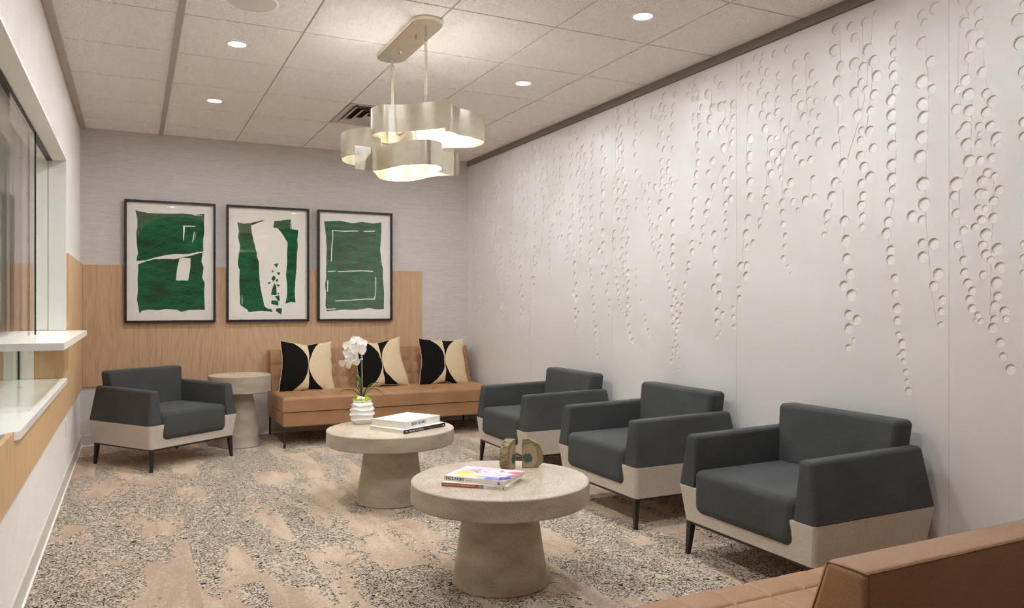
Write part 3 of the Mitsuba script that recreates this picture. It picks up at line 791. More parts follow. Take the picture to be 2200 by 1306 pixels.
HEIGHTS = {'U': (2.118, 2.262), 'M': (2.026, 2.166), 'L': (1.918, 2.042)}


def ribbon(pts, z0, z1, t0, t1):
    """band along a plan curve; t0, t1 offsets to its left"""
    P = spline(pts, 8)
    d = np.gradient(P, axis=0)
    d /= np.linalg.norm(d, axis=1, keepdims=True)
    o = np.column_stack([-d[:, 1], d[:, 0]])
    A, B = P + o * t0, P + o * t1
    n = len(P)
    V = np.vstack([np.column_stack([A, np.full(n, z0)]), np.column_stack([A, np.full(n, z1)]), np.column_stack([B, np.full(n, z1)]), np.column_stack([B, np.full(n, z0)])])
    F = []
    for k in range(4):
        k2 = (k + 1) % 4
        for i in range(n - 1):
            a, b, c, e = k * n + i, k * n + i + 1, k2 * n + i + 1, k2 * n + i
            F += [[a, b, c], [a, c, e]]
    F += [[0, n, 2 * n], [0, 2 * n, 3 * n], [n - 1, 3 * n - 1, 2 * n - 1], [n - 1, 4 * n - 1, 3 * n - 1]]
    m = trimesh.Trimesh(V, F, process=False)
    trimesh.repair.fix_normals(m)
    return m


for k, pts in RIB.items():
    z0, z1 = HEIGHTS[k[0]]
    P = np.array(pts)
    cen = np.array([1.38, 4.0]) if k[0] == 'L' else np.array([1.42, 4.06])
    mid = P[len(P) // 2]
    dd = P[len(P) // 2 + 1] - P[len(P) // 2 - 1]
    side = np.sign(np.cross([dd[0], dd[1], 0], [*(cen - mid), 0])[2]) or 1.0
    r = put('ribbon', ribbon(pts, z0, z1, 0.0, -side * 0.003), 'silver_leaf', ch, smooth=40)
    put('lining', ribbon(pts, z0 + 0.002, z1 - 0.002, side * 0.0004, side * 0.0014), 'silver_inside', r, smooth=40)
# carrier, arms and bulbs
arms = [tube([(CX, RY[0], 2.246), (CX, RY[0], 2.19)], 0.005, 8), tube([(CX, RY[1], 2.246), (CX, RY[1], 2.19)], 0.005, 8), tube([(CX, RY[0] - 0.06, 2.19), (CX, RY[1] + 0.03, 2.19)], 0.006, 8),
        tube([(CX - 0.22, 4.06, 2.19), (CX + 0.36, 4.03, 2.19)], 0.005, 8), tube([(CX, 4.0, 2.19), (CX, 4.0, 1.99)], 0.008, 10), tube([(CX - 0.3, 4.06, 2.0), (CX + 0.16, 3.93, 2.0)], 0.005, 8), tube([(CX, 3.71, 2.0), (CX, 4.26, 2.0)], 0.005, 8)]
put('carrier', cat(*arms), 'nickel', ch, smooth=40)
for (x, y, z, dx, dy, dz) in ((1.30, 4.03, 2.225, -0.9, 0.2, -0.3), (1.52, 3.93, 2.225, 0.8, 0.3, -0.3), (1.60, 4.06, 2.225, 0.8, -0.3, -0.3), (1.345, 3.86, 2.0, -0.75, 0.55, -0.2), (1.36, 4.05, 1.985, -0.7, 0.2, -0.35), (1.42, 3.86, 1.99, 0.6, -0.4, -0.2), (1.20, 4.25, 2.10, -0.5, 0.4, 0.0)):
    d = np.array([dx, dy, dz]) / np.linalg.norm([dx, dy, dz])
    p0 = np.array([x, y, z])
    b = put('socket', tube([p0 - d * 0.035, p0, p0 + d * 0.012], 0.010, 12), 'nickel', ch, smooth=40)
    s = trimesh.creation.icosphere(2, 0.017)
    s.apply_translation(p0 + d * 0.026)
    put('bulb', s, 'emit_body', b, smooth=True, emitter={'type': 'area', 'radiance': {'type': 'rgb', 'value': BULB}})

# ------------------------------------------------------------------ framed prints
def jag(poly, step=0.006, amp=0.0016, seed=0):
    ring = np.array(poly)
    out = []
    for a, b in zip(ring, np.roll(ring, -1, axis=0)):
        n = max(1, int(np.linalg.norm(b - a) / step))
        for k in range(n):
            out.append(a + (b - a) * k / n)
    out = np.array(out)
    q = np.column_stack([out * 160, np.full(len(out), seed)])
    out = out + (np.column_stack([meshkit.noise(q, 1), meshkit.noise(q, 2)]) - 0.5) * 2 * amp
    return Polygon(out).buffer(0)


def flat(shape, y, th=0.0006):
    """a flat print in the x, z plane, facing -y"""
    ms = [trimesh.creation.extrude_polygon(p, th, engine='earcut') for p in getattr(shape, 'geoms', [shape]) if p.area > 1e-6]
    m = cat(*ms)
    v = m.vertices.copy()
    m.vertices = np.column_stack([v[:, 0], y - v[:, 2], v[:, 1]])
    m.invert()
    trimesh.repair.fix_normals(m)
    return m


FR = [(-0.073, 0.661, 'black framed green print with a slanting white gap, left of the three'),
      (0.752, 1.491, 'black framed print of two ragged green bands with loose shards between'),
      (1.570, 2.307, 'black framed green print with white broken lines like a court, right of three')]
for i, (x0, x1, lab) in enumerate(FR):
    t = thing('framed_print', lab, 'picture', 'framed green prints on the end wall')
    z0, z1, yf, yb, w = 1.045, 2.108, Y_B - 0.066, Y_B - 0.0275, 0.019
    o = m3.Manifold.cube([x1 - x0, yb - yf, z1 - z0]).translate([x0, yf, z0]) - m3.Manifold.cube([x1 - x0 - 2 * w, 0.2, z1 - z0 - 2 * w]).translate([x0 + w, yf - 0.05, z0 + w])
    put('frame', tm(o), 'black_frame', t)
    put('backing', box(x0 + w, x1 - w, yb - 0.012, yb, z0 + w, z1 - w), 'art_paper', t)
    a0, a1, b0, b1 = x0 + w, x1 - w, z0 + w, z1 - w

    def world(L):
        return [(a0 + (a1 - a0) * u / 1000, b1 - (b1 - b0) * v / 1000) for u, v in L]
    A = ART[i]
    green = unary_union([jag(world(L), seed=k) for k, L in enumerate(A['green'])])
    cut = [jag(world(L), amp=0.0008) for L in A.get('holes', [])] + [LineString(world(L)).buffer(0.0045).intersection(LineString(world(L)).buffer(0.02)) for L in A.get('strokes', [])]
    pale = [jag(world(L)) for L in A.get('pale', [])]
    yy = yb - 0.012
    if cut:
        green = green.difference(unary_union(cut))
    if pale:
        pl = unary_union(pale).intersection(green)
        green = green.difference(pl)
        for piece in getattr(pl, 'geoms', [pl]):
            if piece.area > 2e-5:
                put('print', flat(piece, yy), 'print_pale_green', t)
    for piece in getattr(green, 'geoms', [green]):
        if piece.area > 2e-5:
            put('print', flat(piece, yy), ('print_green', 'print_green', 'print_green_muted')[i], t)
    m = trimesh.Trimesh([[a0, yf + 0.008, b0], [a1, yf + 0.008, b0], [a1, yf + 0.008, b1], [a0, yf + 0.008, b1]], [[0, 1, 2], [0, 2, 3]], process=False)
    put('glazing', m, 'clear_glass', t)

# ------------------------------------------------------------------ armchairs
def sym(pts):
    return [(s * x, y, z, r) for s in (1, -1) for x, y, z, r in pts]


def round_corner(x, y, z, R, r=0.005):
    """small spheres along a rounded vertical corner of the body"""
    sx, sy = math.copysign(1, x), math.copysign(1, y)
    return [(x - sx * (R - (R - r) * math.cos(a)), y - sy * (R - (R - r) * math.sin(a)), z, r) for a in np.linspace(0, math.pi / 2, 5)]


HW, HD, BW, BD, SEAM = 0.420, 0.362, 0.396, 0.344, 0.335
shell_pts, arm_pts = [], []
for sx in (1, -1):
    for sy in (1, -1):
        shell_pts += round_corner(sx * BW, sy * BD, 0.168, 0.024) + round_corner(sx * HW, sy * HD, SEAM - 0.005, 0.024)
shell = hull(shell_pts, 12)
for sy in (1, -1):
    arm_pts += round_corner(HW, sy * HD, SEAM + 0.0052, 0.024) + [(0.318, sy * (HD - 0.015), SEAM + 0.0052, 0.005), (0.312, sy * (HD - 0.006), SEAM + 0.0052, 0.005)]
arm_pts += [(0.366, -0.322, 0.560, 0.020), (0.364, 0.310, 0.571, 0.020), (0.330, -0.322, 0.560, 0.020), (0.332, 0.310, 0.571, 0.020)]
arm_r = hull(arm_pts, 16)
arm_l = hull([(-x, y, z, r) for x, y, z, r in arm_pts], 16)
rear = hull(sym([(0.314, HD - 0.006, SEAM + 0.0052, 0.005), (0.314, 0.26, 0.3415, 0.0185), (0.325, 0.310, 0.568, 0.020), (0.325, 0.27, 0.568, 0.020)]), 16)
backrest = hull(sym([(0.285, 0.195, 0.43, 0.028), (0.316, 0.238, 0.676, 0.026), (0.316, 0.302, 0.676, 0.026), (0.285, 0.29, 0.43, 0.028)]), 24)
seat = hull(sym([(0.256, -0.331, 0.262, 0.044), (0.272, -0.328, 0.386, 0.036), (0.272, 0.20, 0.392, 0.033), (0.272, 0.20, 0.30, 0.033)]), 28)
frame = cat(rbox(-0.378, 0.378, -0.338, -0.324, 0.150, 0.164, 0.002), rbox(-0.378, 0.378, 0.324, 0.338, 0.150, 0.164, 0.002), rbox(-0.380, -0.366, -0.33, 0.33, 0.150, 0.164, 0.002), rbox(0.366, 0.380, -0.33, 0.33, 0.150, 0.164, 0.002))


def leg_mesh(sx, sy):
    x, y = sx * 0.367, sy * 0.325
    top = [(x + a, y + b, 0.164) for a in (-0.015, 0.015) for b in (-0.015, 0.015)]
    mid = [(x + a, y + b, 0.12) for a in (-0.0125, 0.0125) for b in (-0.0125, 0.0125)]
    bot = [(x + sx * 0.012 + a, y + sy * 0.010 + b, 0.0) for a in (-0.009, 0.009) for b in (-0.009, 0.009)]
    return trimesh.convex.convex_hull(np.array(top + mid + bot))


def seam_loop(sx):
    z = SEAM
    pts = [(sx * 0.312, -HD, z)] + [(sx * (HW - 0.024 + 0.024 * math.sin(a)), -(HD - 0.024 + 0.024 * math.cos(a)), z) for a in np.linspace(0, math.pi / 2, 6)] + [(sx * (HW - 0.024 + 0.024 * math.cos(a)), HD - 0.024 + 0.024 * math.sin(a), z) for a in np.linspace(0, math.pi / 2, 6)]
    return tube(pts, 0.0009, 6)


CHAIR = [('shell', mikit.ply(shell, 'beige_fabric', smooth=40)), ('arm', mikit.ply(arm_r, 'charcoal_fabric', smooth=40)), ('arm', mikit.ply(arm_l, 'charcoal_fabric', smooth=40)),
         ('rear_panel', mikit.ply(rear, 'charcoal_fabric', smooth=40)), ('backrest', mikit.ply(backrest, 'charcoal_fabric', smooth=40)), ('seat', mikit.ply(seat, 'charcoal_fabric', smooth=40)),
         ('frame', mikit.ply(frame, 'black_metal'))] + [('leg', mikit.ply(leg_mesh(sx, sy), 'black_metal')) for sx in (-1, 1) for sy in (-1, 1)] + \
        [('piping', mikit.ply(seam_loop(s), 'beige_fabric', smooth=40)) for s in (1, -1)]
TAG = mikit.ply(rbox(0.346, 0.362, 0.318, 0.343, 0.530, 0.557, 0.002), 'black_metal')
for x, y, a, lab in ((0.218, 6.53, 34.8, 'charcoal and beige armchair standing angled in the far corner by the side table'),
                     (2.748, 5.05, -90, 'charcoal and beige armchair by the carved wall, farthest of the row of three'),
                     (2.748, 3.77, -90, 'charcoal and beige armchair by the carved wall, middle of the row of three'),
                     (2.744, 2.575, -90, 'charcoal and beige armchair by the carved wall, nearest of the row of three')):
    t = thing('armchair', lab, 'chair', 'charcoal and beige armchairs')
    for n, d in CHAIR:
        put(n, d, None, t, tw=place(x, y, 0, a).scale([0.94, 0.98, 1]) if a > 0 else place(x, y, 0, a))
    if a == -90:
        put('label_tag', TAG, None, t, tw=place(x, y, 0, a))

# ------------------------------------------------------------------ tan benches
SL, SD = 1.97, 0.82


def sofa(x, y, deg, lab):
    t = thing('sofa', lab, 'sofa', 'tan leather tufted benches')
    tw = place(x, y, 0, deg)
    put('base', rbox(0.004, SL - 0.004, -SD + 0.012, -0.03, 0.175, 0.302, 0.012, 12), 'tan_leather', t, smooth=40, tw=tw)
    put('seat', moved(puff_slab(SL, SD - 0.09, 0.128, 16, 6, 0.004, 0.034), trans(0, -SD, 0.432)), 'tan_leather', t, smooth=50, tw=tw)
    body = hull([(xx, yy, zz, r) for xx in (0.014, SL - 0.014) for yy, zz, r in ((-0.014, 0.235, 0.012), (-0.016, 0.768, 0.014), (-0.076, 0.768, 0.014), (-0.205, 0.40, 0.012), (-0.20, 0.235, 0.012))], 12)
    put('backrest', body, 'tan_leather', t, smooth=40, tw=tw)
    ang = math.degrees(math.atan2(0.129, 0.368))
    front = puff_slab(SL - 0.012, 0.395, 0.02, 16, 3, 0.013, 0.014)
    M = trans(0.006, -0.228, 0.400) @ rot((1, 0, 0), 90 - ang)
    put('backrest_panel', moved(front, M), 'tan_leather', t, smooth=50, tw=tw)
    sm = [tube([(0.004, -0.004, zz) for zz in (0.24, 0.5, 0.778)], 0.0014, 6), tube([(SL - 0.004, -0.004, zz) for zz in (0.24, 0.5, 0.778)], 0.0014, 6),
          tube([(xx, -0.004, 0.7795) for xx in (0.004, 0.6, 1.2, SL - 0.004)], 0.0014, 6)]
    for xx in (0.004, SL - 0.004):
        sm.append(tube([(xx, -0.004, 0.7790), (xx, -0.04, 0.7795), (xx, -0.082, 0.777), (xx, -0.148, 0.60), (xx, -0.213, 0.405)], 0.0014, 6))
    put('piping', cat(*sm), 'leather_seam', t, smooth=40, tw=tw)
    for xx in (0.010, SL - 0.026):
        for yy in (-SD + 0.012, -0.045):
            put('leg', rbox(xx, xx + 0.016, yy, yy + 0.014, 0.0, 0.176, 0.002), 'black_metal', t, tw=tw)


sofa(1.112, 7.383, 0, 'tan leather tufted bench against the end wall, holding three cushions')
sofa(1.036 + SL, 0.832, 180, 'tan leather tufted bench in the bottom right foreground, seen from behind')

# cushions
def cushion(seed):
    r = np.random.default_rng(seed)
    n = 44
    a = np.linspace(-1, 1, n + 1)
    a = np.sign(a) * (1 - (1 - np.abs(a)) ** 1.35)
    U, V = np.meshgrid(a, a, indexing='ij')
    X = 0.250 * U * (1 - 0.11 * (1 - V * V)) * (1 - 0.05 * V)
    Z = 0.240 * V * (1 - 0.14 * (1 - U * U))
    th = 0.072 * (np.clip(1 - U ** 2, 0, 1) * np.clip(1 - V ** 2, 0, 1)) ** 0.42
    q = np.stack([U * 2.2, V * 2.2, np.full_like(U, seed)], -1)
    wob = (meshkit.fbm(q, 3, seed) - 0.5)
    inner = (1 - U ** 2) * (1 - V ** 2)
    th = th * (1 + 0.5 * wob)
    # corners fold
    Yoff = 0.03 * wob + 0.02 * np.abs(U) ** 3 * np.abs(V) ** 3 * np.sign(V) * -1
    Xw = X + 0.02 * (meshkit.fbm(q + 7, 2, seed) - 0.5)
    Zw = Z + 0.02 * (meshkit.fbm(q + 13, 2, seed) - 0.5)
    F_ = np.stack([Xw, Yoff - th, Zw], -1).reshape(-1, 3)
    B_ = np.stack([Xw, Yoff + th, Zw], -1).reshape(-1, 3)
    I = np.arange((n + 1) ** 2).reshape(n + 1, n + 1)
    qd = np.stack([I[:-1, :-1], I[1:, :-1], I[1:, 1:], I[:-1, 1:]], -1).reshape(-1, 4)
    F1 = np.vstack([qd[:, [0, 1, 2]], qd[:, [0, 2, 3]]])
    F2 = F1[:, ::-1] + len(F_)
    uv = np.vstack([np.stack([U, V], -1).reshape(-1, 2), np.full((len(B_), 2), 2.0)])
    ring = np.concatenate([I[:, 0], I[-1, 1:], I[-2::-1, -1], I[0, -2::-1]])
    return trimesh.Trimesh(np.vstack([F_, B_]), np.vstack([F1, F2]), process=False), uv, F_[ring]


for i, (x, y, z, yaw, roll, lab) in enumerate(((1.415, 7.085, 0.637, 6, 3, 'black and cream cushion at the left end of the far bench'),
                                               (2.10, 7.085, 0.640, 3, -4, 'black and cream cushion in the middle of the far bench, behind the orchid'),
                                               (2.735, 7.085, 0.640, 0, 2, 'black and cream cushion at the right end of the far bench'))):
    m, uv, ring = cushion(11 + i)
    t = thing('cushion', lab, 'cushion', 'black and cream cushions')
    tw = T().translate([x, y, z]).rotate([0, 0, 1], yaw).rotate([1, 0, 0], -17).rotate([0, 1, 0], roll)
    put('cover', mikit.ply(m, 'pillow_cover', smooth=True, uv=uv), None, t, tw=tw)
    put('piping', tube(ring, 0.0035, 6), 'cream_piping', t, smooth=True, tw=tw)

# ------------------------------------------------------------------ tables
def arc(cx, cz, r, a0, a1, n=5):
    return [(cx + r * math.cos(math.radians(a)), cz + r * math.sin(math.radians(a))) for a in np.linspace(a0, a1, n)]


def round_table(name, lab, x, y, base, slab, rb, rt, R, z0, z1, cat_, group=None):
    t = thing(name, lab, cat_, group)
    tw = T().translate([x, y, 0])
    prof = [(0, 0.0), (rb - 0.004, 0.0), (rb, 0.006)]
    for k in np.linspace(0, 1, 12)[1:]:
        prof.append((rb + (rt - rb) * (k ** 0.92), 0.006 + (z0 - 0.006) * k))
    prof += [(0, z0)]
    put('base', lathe(prof, 72), base, t, smooth=40, tw=tw)
    put('slab', lathe([(0, z0)] + arc(R - 0.008, z0 + 0.008, 0.008, -90, 0) + arc(R - 0.005, z1 - 0.0065, 0.005, 0, 90) + [(R - 0.016, z1 - 0.0015), (0, z1 - 0.0015)], 96), slab, t, smooth=40, tw=tw)
    put('polished_top', lathe([(0, z1 - 0.003), (R - 0.009, z1 - 0.003), (R - 0.008, z1 - 0.001), (R - 0.010, z1), (0, z1)], 96), 'concrete_polished', t, smooth=40, tw=tw)


round_table('coffee_table', 'round stone coffee table in front, holding two agate bookends and two books', 1.437, 3.027, 'concrete_smooth', 'concrete_rough', 0.211, 0.156, 0.388, 0.357, 0.447, 'coffee table', 'round stone coffee tables')
round_table('coffee_table', 'round stone coffee table farther back, holding the white orchid and two books', 1.420, 4.565, 'concrete_smooth', 'concrete_rough', 0.211, 0.156, 0.388, 0.357, 0.447, 'coffee table', 'round stone coffee tables')
round_table('side_table', 'tall round stone side table between corner armchair and far bench', 0.812, 6.90, 'concrete_smooth', 'concrete_rough', 0.172, 0.103, 0.254, 0.460, 0.605, 'side table')

# ------------------------------------------------------------------ books
def book(lab, x, y, z, deg, L, W, H, cover, spine=None, hard=True, top_uv=None):
    t = thing('book', lab, 'book')
    tw = place(x, y, z, deg)
    c = 0.0022 if hard else 0.0008
    o = 0.003 if hard else 0.0
    cm = cat(chamfer_box(0, L, 0, W, 0, c, 0.0004), chamfer_box(0, L, 0, W, H - c, H, 0.0004))
    put('cover', cm, cover if top_uv is None else 'cover_white', t, tw=tw)
    if top_uv is not None:
        V = np.array([[0, 0, H + 0.0003], [L, 0, H + 0.0003], [L, W, H + 0.0003], [0, W, H + 0.0003]])
        n = 24
        gx, gy = np.meshgrid(np.linspace(0, 1, n), np.linspace(0, 1, n), indexing='ij')
        Vv = np.stack([gx * L, gy * W, np.full_like(gx, H + 0.0004)], -1).reshape(-1, 3)
        I = np.arange(n * n).reshape(n, n)
        q = np.stack([I[:-1, :-1], I[1:, :-1], I[1:, 1:], I[:-1, 1:]], -1).reshape(-1, 4)
        put('cover_picture', mikit.ply(trimesh.Trimesh(Vv, np.vstack([q[:, [0, 1, 2]], q[:, [0, 2, 3]]]), process=False), top_uv, smooth=True, uv=np.stack([gx, gy], -1).reshape(-1, 2)), None, t, tw=tw)
    put('spine', rbox(0, L, -0.0012, c, 0, H, 0.0008), spine or cover, t, tw=tw)
    put('pages', box(o, L - o, c, W - o, c, H - c), 'pages', t, tw=tw)
    return t, tw


def spine_text(t, tw, s, h, x, z, m, width=None, bold=False):
    tx = meshkit.text_mesh(s, h, 0.0006, bold)
    tx.apply_translation((-tx.bounds[0][0], -tx.bounds[0][1], 0))
    if width:
        tx.apply_scale([width / tx.bounds[1][0], 1, 1])
    M = np.array([[1, 0, 0, x], [0, 0, -1, -0.0013], [0, 1, 0, z], [0, 0, 0, 1.0]])
    put('lettering', moved(tx, M), m, t, tw=tw)


ZT = 0.4473
t, tw = book('white art book with a dark brown spine, lower of the stack by the orchid', 1.415, 4.297, ZT, 27, 0.36, 0.292, 0.0225, 'cover_white', 'spine_black')
spine_text(t, tw, 'The', 0.009, 0.012, 0.006, 'ink_white', 0.022)
spine_text(t, tw, 'THE ART of COLOR', 0.009, 0.042, 0.006, 'ink_white', 0.125, True)
spine_text(t, tw, '•', 0.006, 0.178, 0.008, 'ink_white')
spine_text(t, tw, 'johannes itten', 0.0045, 0.20, 0.008, 'ink_grey', 0.09)
put('emblem', moved(lathe([(0, 0), (0.005, 0), (0.005, 0.0006), (0, 0.0006)], 16), trans(0.345, -0.0013, 0.011) @ rot((1, 0, 0), 90)), 'ink_white', t, tw=tw)
t, tw = book('thick white book lettered in black on its spine, atop the stack by the orchid', 1.438, 4.333, ZT + 0.0229, 32, 0.335, 0.262, 0.041, 'cover_white')
spine_text(t, tw, 'BODY OF ART', 0.0155, 0.055, 0.013, 'ink_black', 0.135, True)
put('page_mark', box(-0.0002 + 0.0028, 0.0031, 0.10, 0.20, 0.0024, 0.006), 'ink_yellow', t, tw=tw)
t, tw = book('paperback with a rust and white spine, lowest book on the front coffee table', 1.156, 3.007, ZT, -42.6, 0.286, 0.222, 0.0155, 'cover_white', 'cover_white', hard=False)
put('spine_band', rbox(0.0, 0.165, -0.0016, 0.0004, 0.0002, 0.0153, 0.0004), 'spine_rust', t, tw=tw)
put('spine_photo', box(0.166, 0.186, -0.0014, 0.0, 0.0004, 0.015), 'ink_grey', t, tw=tw)
tx = meshkit.text_mesh('SCULPTING THE FIGURE IN CLAY', 0.006, 0.0006)
tx.apply_translation((-tx.bounds[0][0], -tx.bounds[0][1], 0))
tx.apply_scale([0.135 / tx.bounds[1][0], 1, 1])
put('lettering', moved(tx, np.array([[1, 0, 0, 0.012], [0, 0, -1, -0.0017], [0, 1, 0, 0.005], [0, 0, 0, 1.0]])), 'ink_white', t, tw=tw)
spine_text(t, tw, 'Peter Rubino', 0.005, 0.202, 0.005, 'ink_grey', 0.055)
put('emblem', moved(lathe([(0, 0), (0.004, 0), (0.004, 0.0006), (0, 0.0006)], 3), trans(0.270, -0.0013, 0.008) @ rot((1, 0, 0), 90)), 'ink_black', t, tw=tw)
t, tw = book('glossy book with a painted face in pink, blue and yellow on its cover', 1.178, 3.036, ZT + 0.0158, -50.9, 0.281, 0.212, 0.0205, 'cover_white', 'cover_white', top_uv='facepaint_cover')
spine_text(t, tw, 'FACE PAINT', 0.0115, 0.010, 0.0045, 'ink_black', 0.088, True)
spine_text(t, tw, 'the story of makeup', 0.004, 0.104, 0.006, 'ink_grey', 0.03)
put('emblem', moved(lathe([(0.002, 0), (0.0055, 0), (0.0055, 0.0006), (0.002, 0.0006), (0.002, 0)], 20), trans(0.257, -0.0013, 0.010) @ rot((1, 0, 0), 90)), 'ink_black', t, tw=tw)

# ------------------------------------------------------------------ agate bookends
def agate(lab, x, y, deg, flip, seed, Wd, Hh, depth):
    t = thing('bookend', lab, 'bookend', 'agate bookends')
    prof = [(0, 0), (0.72, 0), (0.86, 0.10), (0.97, 0.26), (1.0, 0.45), (0.93, 0.64), (0.78, 0.82), (0.55, 0.94), (0.28, 1.0), (0, 1.0)]
    P = spline(prof[1:-1], 4)
    P = np.vstack([P, [[0, 1.0]], [[0, 0.0]]]) * [Wd, Hh]
    P = P[::-1] if Polygon(P).exterior.is_ccw is False else P
    pl = Polygon(P)
    body = trimesh.creation.extrude_polygon(pl, depth, engine='earcut')
    body = body.subdivide_to_size(0.008)
    v = body.vertices.copy()
    q = np.column_stack([v * 55])
    nz = meshkit.fbm(q, 3, seed) - 0.5
    rim = np.clip(v[:, 0] / (0.35 * Wd), 0, 1) * np.clip(v[:, 1] / 0.012, 0, 1)
    cen = np.array([0.2 * Wd, 0.45 * Hh])
    d = v[:, :2] - cen
    v[:, :2] += d / (np.linalg.norm(d, axis=1, keepdims=True) + 1e-9) * (nz * 0.018 * rim)[:, None]
    taper = 1 - 0.16 * (v[:, 2] / depth)
    v[:, 0] = v[:, 0] * taper
    s = -1 if flip else 1
    out = np.column_stack([s * v[:, 0], v[:, 2], v[:, 1]])
    mm = trimesh.Trimesh(out, body.faces, process=True)
    trimesh.repair.fix_normals(mm)
    tw = place(x, y, ZT - 0.0001, deg)
    put('rind', mm, 'agate_rind', t, smooth=35, tw=tw)
    inn = pl.buffer(-0.003)
    fc = trimesh.creation.extrude_polygon(inn, 0.0008, engine='earcut').subdivide_to_size(0.01)
    fv = fc.vertices
    uv = np.column_stack([fv[:, 0] / Wd, fv[:, 1] / Hh])
    fm = trimesh.Trimesh(np.column_stack([s * fv[:, 0], -fv[:, 2], fv[:, 1]]), fc.faces, process=False)
    if fm.volume < 0:
        fm.invert()
    put('polished_face', mikit.ply(fm, 'agate_face', uv=uv), None, t, tw=tw)
    cm = fm


agate('right agate bookend, its banded face with a green hollow turned to the room', 1.620, 3.175, -26, False, 3, 0.099, 0.132, 0.05)
agate('agate bookend on the left, turned so its rough olive rind shows', 1.590, 3.185, 38, True, 5, 0.090, 0.134, 0.046)

# ------------------------------------------------------------------ orchid
PX, PY, PZ = 1.305, 4.80, 0.4473
oc = thing('potted_orchid', 'white orchid in a ribbed white pot on the far coffee table', 'plant')


def pot_mesh():
    n, zs = 80, np.linspace(0, 0.15, 90)
    fins = (0.030, 0.062, 0.092, 0.122)
    V, F = [], []
    for z in zs:
        for k in range(n):
            a = 2 * math.pi * k / n
            r = 0.054 + 0.012 * math.sin(math.pi * min(1, z / 0.14)) if z > 0.006 else 0.050
            for i, f in enumerate(fins):
                zf = f + 0.004 * math.sin(3 * a + 1.3 * i) + 0.002 * math.sin(5 * a + i)
                dz = (z - zf) / 0.012
                r += 0.0125 * math.exp(-abs(dz) ** 1.3 * 1.6) * (1 + 0.15 * math.sin(4 * a + 2 * i))
            if z > 0.142:
                r += 0.004
            V.append((r * math.cos(a), r * math.sin(a), z))
    m = len(zs)
    for r_, z in ((0.056, 0.15), (0.054, 0.128)):
        for k in range(n):
            a = 2 * math.pi * k / n
            V.append((r_ * math.cos(a), r_ * math.sin(a), z))
    for i in range(m + 1):
        for k in range(n):
            a, b = i * n + k, i * n + (k + 1) % n
            F += [[a, b, b + n], [a, b + n, a + n]]
    V += [(0, 0, 0), (0, 0, 0.128)]
    for k in range(n):
        F += [[len(V) - 2, (k + 1) % n, k], [len(V) - 1, (m + 1) * n + k, (m + 1) * n + (k + 1) % n]]
    mm = trimesh.Trimesh(V, F, process=False)
    return mm


otw = T().translate([PX, PY, PZ])
put('pot', pot_mesh(), 'white_ceramic', oc, smooth=50, tw=otw)
ms = []
r_ = np.random.default_rng(5)
dome = trimesh.creation.icosphere(3, 1.0)
dome.vertices = dome.vertices * [0.055, 0.055, 0.022] * (1 + 0.25 * (meshkit.fbm(dome.vertices * 5, 3, 4)[:, None] - 0.5)) + [0, 0, 0.144]
ms.append(dome)
for k in range(110):
    a, rr = r_.uniform(0, 2 * math.pi), 0.052 * math.sqrt(r_.uniform(0, 1))
    s = trimesh.creation.icosphere(1, r_.uniform(0.005, 0.009))
    s.vertices *= 1 + 0.3 * (meshkit.noise(s.vertices * 160 + k, k)[:, None] - 0.5)
    s.apply_translation((rr * math.cos(a), rr * math.sin(a), 0.152 + 0.014 * (1 - (rr / 0.052) ** 2) + r_.uniform(-0.004, 0.004)))
    ms.append(s)
mk = put('moss', cat(*ms), 'moss', oc, smooth=True, tw=otw)
labels[mk] = {'kind': 'stuff', 'label': 'bright green moss'}
CR_, CS_ = np.array([0.8967, -0.4426, 0]), np.array([0.4426, 0.8967, 0])


def leaf(dirv, length, rise, droop, w):
    d = np.array(dirv, float)
    d /= np.linalg.norm(d)
    side = np.cross(d, [0, 0, 1])
    n = 16
    V, F = [], []
    for i in range(n + 1):
        s = i / n
        c = np.array([0, 0, 0.152]) + d * (length * s * (0.55 + 0.45 * s)) + np.array([0, 0, rise * math.sin(math.pi * min(1, s * 0.9) * 0.62) - droop * s ** 3])
        ww = w * (math.sin(math.pi * (0.12 + 0.86 * s)) ** 0.7)
        for k, f in enumerate((-1, -0.5, 0, 0.5, 1)):
            V.append(c + side * ww * f + np.array([0, 0, 0.35 * ww * f * f]))
    for i in range(n):
        for k in range(4):
            a = i * 5 + k
            F += [[a, a + 1, a + 6], [a, a + 6, a + 5]]
    top = trimesh.Trimesh(V, F, process=False)
    low = top.copy()
    low.vertices = low.vertices - [0, 0, 0.0012]
    low.invert()
    return cat(top, low)


for k, (a, L, rise, droop, w) in enumerate(((CR_ * 1 - CS_ * 0.2, 0.115, 0.11, 0.0, 0.016), (-CR_ * 1 - CS_ * 0.3, 0.105, 0.115, 0.005, 0.016), (-CR_ - CS_ * 0.8, 0.155, 0.08, 0.02, 0.013), (CR_ + 0.2 * CS_, 0.150, 0.10, 0.09, 0.013), (-CR_ * 0.5 + CS_ * 0.4, 0.08, 0.16, 0.0, 0.012))):
    put('leaf', leaf(a, L, rise, droop, w), 'leaf_green', oc, smooth=True, tw=otw)


def P3(px, pz, back=0.0):
    """a point of the plant, px metres to its right and pz up"""
    return CR_ * px + CS_ * back + np.array([0, 0, pz])


